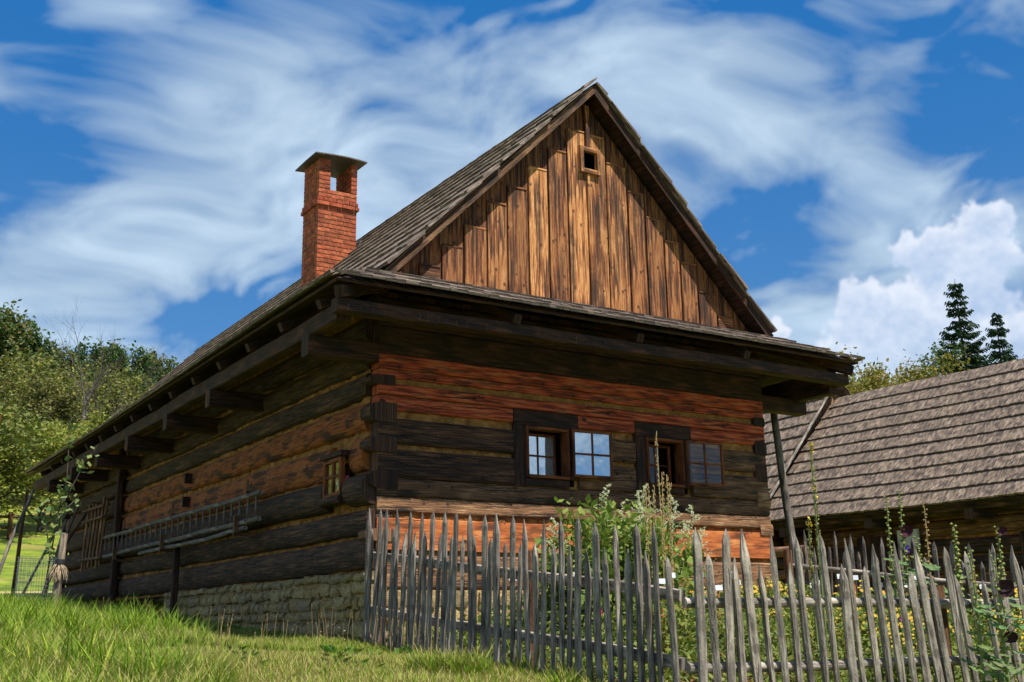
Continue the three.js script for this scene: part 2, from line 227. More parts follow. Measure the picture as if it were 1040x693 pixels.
{
  const clay = texture(512, 512, (x, y) => { const u = x / 512, v = y / 512; const a = fbm(u * 10, v * 10, 4, 51, 10, 10), b = vn(u * 128, v * 128, 52, 128, 128), m = fbm(u * 5, v * 5, 3, 53, 5, 5); let c = ramp([[104, 70, 32], [160, 116, 62], [200, 154, 96]], a * 1.1 - 0.05 + (b - 0.5) * 0.5); return mixc(c, [110, 92, 46], sstep(0.58, 0.75, m) * 0.3); }, true, 0.8, 0.8);
  const cb = texture(512, 512, (x, y) => { const u = x / 512, v = y / 512, a = fbm(u * 40, v * 40, 4, 55, 40, 40) * 255; return [a, a, a]; }, false, 0.8, 0.8);
  M.clay = std({ map: clay, bumpMap: cb, bumpScale: 0.03, roughness: 1, color: new THREE.Color(1, 0.87, 0.76) });
  const stone = texture(512, 512, (x, y) => { const u = x / 512, v = y / 512; const a = fbm(u * 6, v * 6, 5, 61, 6, 6), b = vn(u * 200, v * 200, 62, 200, 200), m = fbm(u * 9, v * 9, 4, 63, 9, 9); let c = ramp([[150, 126, 86], [194, 168, 120], [220, 198, 154]], a * 1.4 - 0.2 + (b - 0.5) * 0.28); c = mixc(c, [136, 126, 104], sstep(0.55, 0.75, m) * 0.6); return c; }, true, 1, 1);
  const sb = texture(512, 512, (x, y) => { const u = x / 512, v = y / 512, a = (fbm(u * 14, v * 14, 5, 65, 14, 14) * 0.8 + 0.2 * vn(u * 180, v * 180, 66, 180, 180)) * 255; return [a, a, a]; }, false, 1, 1);
  M.stones = [[1.15, 1.1, 1], [0.95, 0.92, 0.86], [1.25, 1.18, 1.02], [1.1, 0.97, 0.78], [0.85, 0.85, 0.84]].map((c) => std({ map: stone, bumpMap: sb, bumpScale: 0.03, roughness: 0.95, color: new THREE.Color(...c) }));
  M.mortar = std({ map: stone, bumpMap: sb, bumpScale: 0.03, roughness: 1, color: new THREE.Color(0.82, 0.76, 0.66) });
  const brick = texture(256, 256, (x, y) => { const u = x / 256, v = y / 256; const a = fbm(u * 8, v * 8, 4, 71, 8, 8), b = vn(u * 128, v * 128, 72, 128, 128); return ramp([[132, 62, 38], [176, 90, 56], [206, 120, 80]], a * 1.3 - 0.15 + (b - 0.5) * 0.35); }, true, 0.5, 0.5);
  M.bricks = [[0.86, 0.84, 0.82], [0.62, 0.56, 0.54], [0.98, 0.95, 0.9], [0.74, 0.66, 0.6], [0.88, 0.76, 0.7]].map((c) => std({ map: brick, bumpMap: cb, bumpScale: 0.006, roughness: 0.9, color: new THREE.Color(...c) }));
  M.joint = std({ map: stone, color: new THREE.Color(0.55, 0.5, 0.45), roughness: 1 });
  M.metal = std({ color: new THREE.Color(0.12, 0.11, 0.10), roughness: 0.55, metalness: 0.55, bumpMap: cb, bumpScale: 0.004 });
  M.iron = std({ color: new THREE.Color(0.05, 0.05, 0.055), roughness: 0.6, metalness: 0.6 });
  M.wire = std({ color: new THREE.Color(0.28, 0.29, 0.3), roughness: 0.5, metalness: 0.7 });
  M.tag = std({ color: new THREE.Color(0.62, 0.66, 0.7), roughness: 0.5 });
  M.plaque = std({ color: new THREE.Color(0.5, 0.52, 0.54), roughness: 0.6 });
  M.pale = woodMat('grey', [1.5, 1.46, 1.4], 0.003);
  M.straw = woodMat('grey', [1.35, 1.1, 0.8], 0.002);
  M.stick = woodMat('orange', [0.9, 0.85, 0.78], 0.002);
  M.glass = new THREE.MeshPhysicalMaterial({ color: 0xffffff, transmission: 1, thickness: 0, roughness: 0.02, ior: 1.6 });
  const wave = texture(256, 256, (x, y) => { const u = x / 256, v = y / 256, a = fbm(u * 3, v * 3, 2, 401, 3, 3) * 255; return [a, a, a]; }, false, 1.3, 1.3);
  M.mirrorGlass = new THREE.MeshPhysicalMaterial({ color: new THREE.Color(0.62, 0.68, 0.74), metalness: 0.75, roughness: 0.04, bumpMap: wave, bumpScale: 0.0012 });
  M.soil = std({ map: clay, bumpMap: cb, bumpScale: 0.05, roughness: 1, color: new THREE.Color(0.55, 0.5, 0.42) });
  const g1 = texture(1024, 1024, (x, y) => { const u = x / 1024, v = y / 1024; const a = fbm(u * 12, v * 12, 5, 81, 12, 12), b = vn(u * 400, v * 400, 82, 400, 400), m = fbm(u * 4, v * 4, 4, 83, 4, 4); let c = ramp([[66, 84, 16], [112, 132, 26], [156, 164, 46]], a * 1.3 - 0.15 + (b - 0.5) * 0.4); return mixc(c, [164, 146, 84], sstep(0.5, 0.72, m) * 0.7); }, true, 6, 6);
  M.ground = std({ map: g1, bumpMap: cb, bumpScale: 0.04, roughness: 1 });
  M.path = std({ map: stone, color: new THREE.Color(1.15, 1.15, 1.15), bumpMap: sb, bumpScale: 0.02, roughness: 1 });
}
const leafMat = (tr = 0.35) => new THREE.MeshPhysicalMaterial({ color: 0xffffff, vertexColors: true, roughness: 0.8, specularIntensity: 0.35, transmission: tr, thickness: 0, side: THREE.DoubleSide });
M.leaf = leafMat(0.3); M.grass = leafMat(0.45); M.leafDense = leafMat(0.12);
M.petal = new THREE.MeshPhysicalMaterial({ color: 0xffffff, vertexColors: true, roughness: 0.8, transmission: 0.25, thickness: 0, side: THREE.DoubleSide });
M.petalThick = std({ vertexColors: true, roughness: 0.8, side: THREE.DoubleSide });
M.stem = std({ color: new THREE.Color(0.16, 0.2, 0.06), roughness: 0.8 });
M.dry = std({ color: new THREE.Color(0.36, 0.26, 0.1), roughness: 0.9 });
M.bark = woodMat('round', [0.75, 0.72, 0.7], 0.02); M.barkGrey = woodMat('grey', [0.42, 0.38, 0.36], 0.01);
M.barkRed = woodMat('amber', [0.6, 0.5, 0.5], 0.03);

// ------------------------------------------------------------------ the ground
const GZ = [-260, -120, -80, -48, -28, -20, -13, -7, -2, 0, 0.5, 3.25, 5.3, 11, 14, 40, 80], GY = [44, 20, 12, 6, 2.3, 1.05, 0.56, 0.24, -0.05, -0.12, -0.12, -0.36, -0.62, -1.5, -1.7, -2.5, -3];
function ground(x, z) { return (interp(GZ, GY, z - 0.7) + interp(GZ, GY, z) + interp(GZ, GY, z + 0.7)) / 3 + (fbm(x * 0.5 + 50, z * 0.5 + 50, 3, 91) - 0.5) * 0.1 * sstep(0.0, 1.2, Math.abs(x + 0.2) + Math.max(0, z - 7)) ; }
{
  const grid = (x0, x1, nx, z0, z1, nz, fx = (t) => t, fz = (t) => t) => { const b = new MB(); for (let j = 0; j <= nz; j++) for (let i = 0; i <= nx; i++) { const x = lerp(x0, x1, fx(i / nx)), z = lerp(z0, z1, fz(j / nz)); b.v([x, ground(x, z), z], x, -z); } for (let j = 0; j < nz; j++) for (let i = 0; i < nx; i++) { const a = j * (nx + 1) + i, c = a + nx + 1; b.i.push(a, c, a + 1, a + 1, c, c + 1); } return b.geo(true); };
  const warp = (c) => (t) => { const s = t * 2 - 1; return 0.5 + 0.5 * Math.sign(s) * Math.pow(Math.abs(s), c); };
  const g = mesh('ground', grid(-160, 200, 220, -240, 70, 260, (t) => 0.44 + (warp(3)(t) - 0.5) * (t > 0.5 ? 1.12 : 0.88), (t) => 0.774 + (warp(3)(t) - 0.5) * (t > 0.5 ? 0.452 : 1.548)), M.ground); tag(g, 'sloping grassy ground rising to the meadow and hillside', 'ground', null, 'structure');
  const b = new MB(); for (let i = 0; i <= 40; i++) { const x = -22 + i * 1.25, zc = -18.6 + Math.sin(i * 0.4) * 0.3; for (const [dz, h] of [[1.1, 0.02], [0, 0.05], [-1.1, 0.02]]) b.v([x, ground(x, zc + dz) + h, zc + dz], x, zc + dz); } for (let i = 0; i < 40; i++) for (let j = 0; j < 2; j++) { const a = i * 3 + j; b.i.push(a, a + 3, a + 1, a + 1, a + 3, a + 4); }
  tag(mesh('path', b.geo(true), M.path), 'pale gravel path crossing behind the log cottage', 'path', null, 'structure');
}

// ------------------------------------------------------------------ the log cottage: front wall on z = 0 (x 0 to 6.04), long wall on x = 0 running back to z = -16
const CW = 6.04, CL = -16.2, EAVE = 3.6, OV = 1.0, RX = 3.02, RIDGE = 7.17, KX = 0, KY = 4.07, VERGE = 0.30, GZ0 = 0.05;
const cottage = thing('log_cottage', 'old dark log cottage with steep shingled roof, board gable and brick chimney', 'cottage');
{
  const r = rng(11);
  // front wall: hewn logs [y0, y1, material, pieces (x from, to)], each piece a log of its own
  const win = [[1.81, 2.77], [3.69, 4.64]], full = [[0, CW]], cut = [[0, 1.81], [2.77, 3.69], [4.64, CW]];
  const rows = [[3.46, 3.78, 'dark', full], [3.13, 3.445, 'dark', full], [2.945, 3.105, 'red', full], [2.855, 2.938, 'red', full], [2.635, 2.755, 'red', full], [2.475, 2.628, 'red', cut], [2.095, 2.365, 'brown', cut], [1.705, 2.01, 'brown', cut], [1.485, 1.675, 'tanDim', full], [1.315, 1.478, 'tan', full], [0.905, 1.23, 'orange', full], [0.49, 0.84, 'tan', full]];  // upper half of the split tan log is darkened, shade put in its colour
  rows.forEach(([ya, yb, m, pcs], k) => pcs.forEach(([x0, x1], q) => {
    let y0 = ya, y1 = yb;
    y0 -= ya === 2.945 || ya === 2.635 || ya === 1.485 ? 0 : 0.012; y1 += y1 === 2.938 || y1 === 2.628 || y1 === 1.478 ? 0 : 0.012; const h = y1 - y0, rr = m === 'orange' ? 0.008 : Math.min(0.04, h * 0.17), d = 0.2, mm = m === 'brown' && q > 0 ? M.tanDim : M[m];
    const yL = (y0 + y1) / 2;
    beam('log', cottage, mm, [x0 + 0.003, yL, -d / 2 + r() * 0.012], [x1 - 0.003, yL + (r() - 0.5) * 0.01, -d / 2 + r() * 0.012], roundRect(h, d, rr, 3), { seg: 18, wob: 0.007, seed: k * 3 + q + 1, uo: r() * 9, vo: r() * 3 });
  }));
  // clay and moss packed between the logs, set back
  for (const [x0, x1, y0, y1] of [[0.02, 1.86, 0.47, 3.14], [2.72, 3.74, 0.47, 3.14], [4.59, 6.02, 0.47, 3.14], [1.86, 2.72, 0.47, 1.72], [3.74, 4.59, 0.47, 1.72], [1.86, 2.72, 2.6, 3.14], [3.74, 4.59, 2.6, 3.14]]) {
    const b = new MB(), nx = Math.ceil((x1 - x0) / 0.06), ny = Math.ceil((y1 - y0) / 0.03);
    for (let j = 0; j <= ny; j++) for (let i = 0; i <= nx; i++) { const x = lerp(x0, x1, i / nx), y = lerp(y0, y1, j / ny); b.v([x, y, -0.036 + (fbm(x * 9, y * 9, 3, 14) - 0.5) * 0.05], x, y); }
    for (let j = 0; j < ny; j++) for (let i = 0; i < nx; i++) { const a = j * (nx + 1) + i, c = a + nx + 1; b.i.push(a, a + 1, c, c, a + 1, c + 1); }
    mesh('chinking', b.geo(true), M.clay, cottage);
  }
  // lower rim of the wall, the other two walls and the floor close the room
  box('inner_wall', cottage, M.dark, 0.05, 1.9, 0.4, 3.9, -0.24, -0.205); box('inner_wall', cottage, M.dark, 2.68, 3.78, 0.4, 3.9, -0.24, -0.205); box('inner_wall', cottage, M.dark, 4.55, 5.99, 0.4, 3.9, -0.24, -0.205);
  box('floor_boards', cottage, M.dark, 0.1, 5.95, 0.55, 0.62, CL + 0.2, -0.25); box('ceiling_boards', cottage, M.dark, 0.02, 6.02, 3.8, 3.86, CL + 0.1, -0.02);
  box('back_wall', cottage, M.dark, 0, CW, 0.4, 3.8, CL, CL + 0.2); box('right_wall', cottage, M.dark, CW - 0.2, CW, -0.1, 3.8, CL + 0.2, -0.21);
  // ends of the long-wall logs showing at the front corners
  for (const [y0, y1, x1, m] of [[2.745, 2.865, 0.2, 'dark'], [2.32, 2.545, 0.225, 'end'], [1.98, 2.155, 0.235, 'end'], [1.57, 1.775, 0.25, 'dark'], [0.99, 1.13, 0.2, 'tan']]) {
    const h = y1 - y0, g = timber(0.26, [[h / 2, 0.0], [h / 2, -x1], [-h / 2, -x1], [-h / 2, 0.0], [-h / 2 * 0.8, 0.07], [-h * 0.2, 0.11], [h * 0.2, 0.11], [h / 2 * 0.8, 0.07]].reverse(), { seg: 1, wob: 0, smooth: false, uo: r() * 5, vo: r() });
    mesh('log_end', place(g, [0, (y0 + y1) / 2, -0.24], [0, (y0 + y1) / 2, 0.02]), M[m], cottage);
  }
  for (const [x0, y0, y1, x1] of [[5.84, 2.74, 2.87, 6.05], [5.83, 2.33, 2.52, 6.05], [5.82, 1.96, 2.2, 6.05], [5.81, 1.6, 1.82, 6.06], [5.83, 1.2, 1.37, 6.07]]) box('log_end', cottage, y1 > 1.9 ? M.dark : M.tan, x0, x1, y0, y1, -0.22, 0.018, r() * 4, r(), 0.02);
  // long wall: round logs [y0, y1, material, ranges of z]
  const post = -11.0, longLogs = [[0.68, 1.03, 'round', [[-0.02, post]]], [1.07, 1.35, 'round', [[-0.02, post]]], [1.39, 1.75, 'roundDark', [[-0.02, -0.56], [-1.14, post]]], [1.8, 2.19, 'amber', [[-0.2, -0.56], [-1.14, post]]], [2.25, 2.58, 'amber', [[-0.2, post]]], [2.64, 2.91, 'round', [[-0.2, post]]], [2.96, 3.25, 'roundDark', [[-0.2, post]]], [3.3, 3.62, 'roundDark', [[-0.2, post]]]];
  longLogs.forEach(([y0, y1, m, zs], k) => {
    for (const [za, zb] of zs) { const h = y1 - y0, bulge = k === 2 ? 0.18 : 0.095; const sec = []; for (let j = 0; j <= 10; j++) { const a = (j / 10 - 0.5) * Math.PI; sec.push([-h / 2 * Math.sin(a), -bulge * Math.cos(a) ** 0.8]); } sec.push([-h / 2, 0.2], [h / 2, 0.2]);
      const s2 = sec.reverse();
      beam('log', cottage, M[m], [0, (y0 + y1) / 2, za], [0, (y0 + y1) / 2 + (r() - 0.5) * 0.02, zb], s2, { seg: Math.ceil((za - zb) / 0.45), wob: 0.02, rough: 0.05, seed: k * 5 + 40, uo: r() * 9, vo: r() * 3 }); }
    for (const [za, zb] of [[post - 0.02, CL]]) if (k < 7) { const h = y1 - y0; beam('log', cottage, k % 2 ? M.roundDark : M.round, [0, (y0 + y1) / 2, za], [0, (y0 + y1) / 2, zb], roundRect(h, 0.3, h * 0.3, 3), { seg: 10, wob: 0.015, seed: k + 90, uo: r() * 9, vo: r() * 3 }); }
  });
  { const b = new MB(), n = 260, ny = 90; for (let j = 0; j <= ny; j++) for (let i = 0; i <= n; i++) { const z = lerp(-0.2, CL, i / n), y = lerp(0.62, 3.75, j / ny); b.v([0.0 + (fbm(z * 6, y * 9, 3, 15) - 0.5) * 0.09, y, z], -z, y); } for (let j = 0; j < ny; j++) for (let i = 0; i < n; i++) { const zz = lerp(-0.2, CL, (i + 0.5) / n), yy = lerp(0.62, 3.75, (j + 0.5) / ny); if (zz > -1.1 && zz < -0.6 && yy > 1.6 && yy < 1.95) continue; const a = j * (n + 1) + i, c = a + n + 1; b.i.push(a, c, a + 1, a + 1, c, c + 1); } mesh('chinking', b.geo(true), M.clay, cottage); }
  box('wall_post', cottage, M.dark, -0.24, -0.12, 0.45, 3.5, post - 0.08, post + 0.06, 1, 1, 0.02); box('wall_post', cottage, M.dark, -0.3, -0.2, 0.3, 1.45, -6.75, -6.66, 2, 1, 0.02);
  box('wall_post', cottage, M.dark, -0.2, -0.05, 0.7, 3.5, CL - 0.04, CL + 0.16, 2, 2, 0.02);
  for (const [z, y] of [[-6.7, 2.35], [-6.75, 1.98]]) box('peg', cottage, M.dark, -0.2, -0.08, y, y + 0.16, z, z + 0.05, 1, 1, 0.01);

  // windows in the front wall
  const sash = (parent, w, h, bar, glass) => { // hinge edge on x = 0, in the plane z = 0
    const t = 0.036; const one = (x0, x1, y0, y1, n = 'rail', d = 0.018) => box(n, parent, M.frame, x0, x1, y0, y1, -d, d, r() * 5, r(), 0.004);
    one(0, t, 0, h, 'stile'); one(w - t, w, 0, h, 'stile'); one(t, w - t, 0, t); one(t, w - t, h - t, h); one(w / 2 - bar / 2, w / 2 + bar / 2, t, h - t, 'glazing_bar', 0.013); one(t, w / 2 - bar / 2, h * 0.47, h * 0.47 + bar, 'glazing_bar', 0.013); one(w / 2 + bar / 2, w - t, h * 0.47, h * 0.47 + bar, 'glazing_bar', 0.013);
    for (const [x0, x1] of [[t, w / 2 - bar / 2], [w / 2 + bar / 2, w - t]]) for (const [y0, y1] of [[t, h * 0.47], [h * 0.47 + bar, h - t]]) { const g = new THREE.PlaneGeometry(x1 - x0, y1 - y0); g.rotateY((r() - 0.5) * 0.02); g.rotateX((r() - 0.5) * 0.02); g.translate((x0 + x1) / 2, (y0 + y1) / 2, 0.002); mesh('pane', g, glass, parent); }
  };
  win.forEach(([x0, x1], k) => {
    const w = part('window', cottage), yT = 2.625, yB = 1.7;
    w.userData.label = k ? 'window whose open casement lets the logs show through' : 'window whose open casement mirrors the sky';
    box('lintel', w, M.dark, x0, x1, yT - 0.19, yT, -0.2, 0.022, 1 + k, 1, 0.012); box('jamb', w, M.dark, x0, x0 + 0.16, yB, yT - 0.195, -0.2, 0.02, 3 + k, 1, 0.012); box('jamb', w, M.dark, x1 - 0.15, x1, yB + 0.1, yT - 0.195, -0.2, 0.018, 4 + k, 2, 0.012); box('sill', w, M.dark, x0 + 0.163, x1 - 0.153, yB, yB + 0.1, -0.2, 0.019, 2, 2, 0.01);
    const a = x0 + 0.165, b = x1 - 0.155, c = yB + 0.1, d = yT - 0.195, t = 0.035;
    box('frame', w, M.frame, a, a + t, c, d, -0.1, 0.045); box('frame', w, M.frame, b - t, b, c, d, -0.1, 0.045); box('frame', w, M.frame, a + t, b - t, d - t, d, -0.1, 0.043); box('frame', w, M.frame, a + t - 0.01, b - t + 0.01, c, c + t, -0.1, 0.06);
    const s = part('open_casement', cottage); s.position.set(b + 0.012, c + 0.03, 0.075); s.rotation.y = k ? -0.1 : -0.05; sash(s, 0.6, 0.6, 0.026, k ? M.glass : M.mirrorGlass);
    const q = part('inner_casement', cottage); q.position.set(a + 0.03, c + 0.03, -0.17); q.rotation.y = 0.04; sash(q, 0.55, 0.55, 0.024, k ? M.glass : M.mirrorGlass);
  });
  { // the small window in the long wall
    const w = part('window', cottage); w.userData.label = 'small four-pane window in the long log wall'; w.position.set(-0.15, 1.55, -1.1); w.rotation.y = -Math.PI / 2; const H = 0.44, L = 0.5, t = 0.045; // its own x runs towards +z
    const one = (n, x0, x1, y0, y1, d = 0.03) => box(n, w, M.frame, x0, x1, y0, y1, -d, d);
    one('stile', 0, t, 0, H); one('stile', L - t, L, 0, H); one('rail', t, L - t, 0, t); one('rail', t, L - t, H - t, H); one('glazing_bar', L / 2 - 0.018, L / 2 + 0.018, t, H - t, 0.02); one('glazing_bar', t, L / 2 - 0.018, H / 2, H / 2 + 0.035, 0.02); one('glazing_bar', L / 2 + 0.018, L - t, H / 2, H / 2 + 0.035, 0.02);
    for (const [x0, x1] of [[t, L / 2 - 0.018], [L / 2 + 0.018, L - t]]) for (const [y0, y1] of [[t, H / 2], [H / 2 + 0.035, H - t]]) { const g = new THREE.PlaneGeometry(x1 - x0, y1 - y0); g.translate((x0 + x1) / 2, (y0 + y1) / 2, 0); mesh('pane', g, M.glass, w); }
    box('lintel', cottage, M.dark, -0.2, -0.02, 2.0, 2.06, -1.16, -0.54); box('sill', cottage, M.roundDark, -0.22, -0.02, 1.46, 1.545, -1.14, -0.57, 3, 2, 0.02);
  }
  // stone base: each stone its own piece
  const sGeo = []; for (let k = 0; k < 10; k++) { const g = new THREE.BoxGeometry(1, 1, 1, 3, 3, 2), p = g.attributes.position; const q = rng(300 + k); const ph = q() * 50; for (let i = 0; i < p.count; i++) { let x = p.getX(i), y = p.getY(i), z = p.getZ(i); const e = Math.max(Math.abs(x), Math.abs(y)) * 2; z *= z > 0 ? 1 - 0.42 * Math.pow(Math.min(1, Math.hypot(x, y) * 1.45), 3) : 1; const a = Math.abs(x * 2 * y * 2); x *= 1 - 0.1 * a * (0.4 + vn(x * 3 + ph, y * 3, 3)); y *= 1 - 0.14 * a * (0.4 + vn(x * 3 + ph + 8, y * 3, 4)); p.setXYZ(i, x + (vn(y * 2.2 + ph, x * 2, 1) - 0.5) * 0.14, y + (vn(x * 2.2 + ph, y * 2, 2) - 0.5) * 0.2, z + (vn(x * 4 + ph, y * 4, 5) - 0.5) * 0.22 * (z > 0 ? 1 : 0)); } g.computeVertexNormals(); sGeo.push(g); }
  const base = part('stone_base', cottage);
  const wallOfStone = (len, top, put) => { let y = top, row = 0; while (y > -0.35) { const h = 0.09 + r() * 0.13; let s = 0.01 - r() * 0.1; while (s < len) { const w = 0.1 + r() * r() * 0.52; const m = mesh('stone', sGeo[Math.floor(r() * 10)], M.stones[Math.floor(r() * 5)], base); m.scale.set(w - 0.02, (h - 0.015) * (0.72 + r() * 0.36), 0.15 + r() * 0.08); m.rotation.z = (r() - 0.5) * 0.16; put(m, s + w / 2, y - h / 2 + (r() - 0.5) * 0.03); s += w; } y -= h; row++; } };
  wallOfStone(7.6, 0.675, (m, s, y) => { m.position.set(-0.01, y, -s - 0.03); m.rotation.order = 'YXZ'; m.rotation.y = -Math.PI / 2; if (y < ground(-0.2, -s) - 0.16) base.remove(m); });
  wallOfStone(6.0, 0.475, (m, s, y) => { m.position.set(s, y, -0.045); if (y < ground(s, 0.1) - 0.16) base.remove(m); });
  box('mortar', base, M.mortar, -0.035, 0.14, -0.5, 0.66, -8, 0.0); box('mortar', base, M.mortar, 0.15, 6.0, -0.5, 0.465, -0.2, 0.005);

  // the gable: vertical boards, each with a short cap batten, the upper boards behind them darkened for the verge shadow
  const gable = part('gable', cottage), bx = [0.16, 0.47, 0.78, 1.09, 1.43, 1.73, 2.05, 2.37, 2.69, 3.0, 3.33, 3.69, 3.99, 4.31, 4.59, 4.89, 5.23, 5.54, 5.85], slope = (RIDGE - KY) / (RX - KX), under = (x) => KY + slope * (x < RX ? x : 2 * RX - x) - 0.16, base0 = 4.02;
  for (let i = 0; i < bx.length - 1; i++) {
    const a = bx[i], b = bx[i + 1], hi = Math.min(under(a), under(b)) , hiMax = Math.max(under(a), under(b));
    const m = gableMats[[3, 3, 1, 4, 0, 1, 2, 4, 2, 0, 0, 4, 1, 4, 1, 3, 1, 3][i]];
    const f = GZ0 - 0.02, uo = r() * 9; // board behind, verge shadow put into its tone, cut to the slope
    const poly = (a < RX && b > RX) ? [[a, base0], [b, base0], [b, under(b)], [RX, under(RX)], [a, under(a)]] : [[a, base0], [b, base0], [b, under(b)], [a, under(a)]];
    const sh = new THREE.Shape(poly.map(([x, y]) => new THREE.Vector2(x, y))); if (i === 8 || i === 9) { const [p, q] = i === 8 ? [2.91, 2.999] : [3.001, 3.17]; sh.holes.push(new THREE.Path([[p, 5.97], [q, 5.97], [q, 6.26], [p, 6.26]].map((v) => new THREE.Vector2(...v)))); } const eg = new THREE.ExtrudeGeometry(sh, { depth: 0.018, bevelEnabled: false }); eg.translate(0, 0, f - 0.018); const ep = eg.attributes.position, eu = eg.attributes.uv; for (let k = 0; k < ep.count; k++) eu.setXY(k, uo + ep.getY(k), ep.getX(k));
    mesh('upper_board', eg, gableMats[3], gable);
    const top = hi - (0.16 + r() * 0.05); if (top - base0 < 0.12) continue;
    const fz = f + 0.026 + r() * 0.008, bu = r() * 9, bv = r() * 3, strip = (p, q, y0, y1) => box('board', gable, m, p, q, y0, y1, f, fz, bu + y0, bv + p, 0.004);
    if (i === 8) { strip(a + 0.008, 2.905, base0 - 0.04, top); strip(2.905, b - 0.004, base0 - 0.04, 5.96); strip(2.905, b - 0.004, 6.27, top); } else if (i === 9) { strip(3.175, b - 0.008, base0 - 0.04, top); strip(a + 0.004, 3.175, base0 - 0.04, 5.96); strip(a + 0.004, 3.175, 6.27, top); }
    else strip(a + 0.016, b - 0.016, base0 - 0.04, top);
    box('cap_batten', gable, m, a + 0.02, b - 0.02, top + 0.002, top + 0.03, f, f + 0.038, r() * 3, r(), 0.006);
  }
  box('cover_strip', gable, gableMats[0], RX - 0.03, RX + 0.03, 6.3, 6.92, GZ0 + 0.01, GZ0 + 0.05, 3, 1); box('cover_strip', gable, gableMats[2], RX - 0.018, RX + 0.018, 4.0, 5.92, GZ0 + 0.012, GZ0 + 0.04, 5, 1);
  { const sh = new THREE.Shape([[0.05, 3.86], [5.99, 3.86], [RX, 6.95]].map((v) => new THREE.Vector2(...v))), g = new THREE.ExtrudeGeometry(sh, { depth: 0.04, bevelEnabled: false }); g.translate(0, 0, CL); mesh('rear_gable', g, M.dark, cottage); }
  { const [x0, x1, y0, y1] = [2.87, 3.21, 5.93, 6.3], t = 0.06, z0 = GZ0 + 0.0, z1 = GZ0 + 0.065; const f = part('gable_window', cottage); f.userData.label = 'small dark square opening high in the gable'; box('frame', f, gableMats[2], x0, x0 + t, y0, y1, z0, z1); box('frame', f, gableMats[2], x1 - t, x1, y0, y1, z0, z1); box('frame', f, gableMats[2], x0 + t, x1 - t, y0, y0 + t, z0, z1 - 0.003); box('frame', f, gableMats[2], x0 + t, x1 - t, y1 - t, y1, z0, z1 - 0.003); }
}
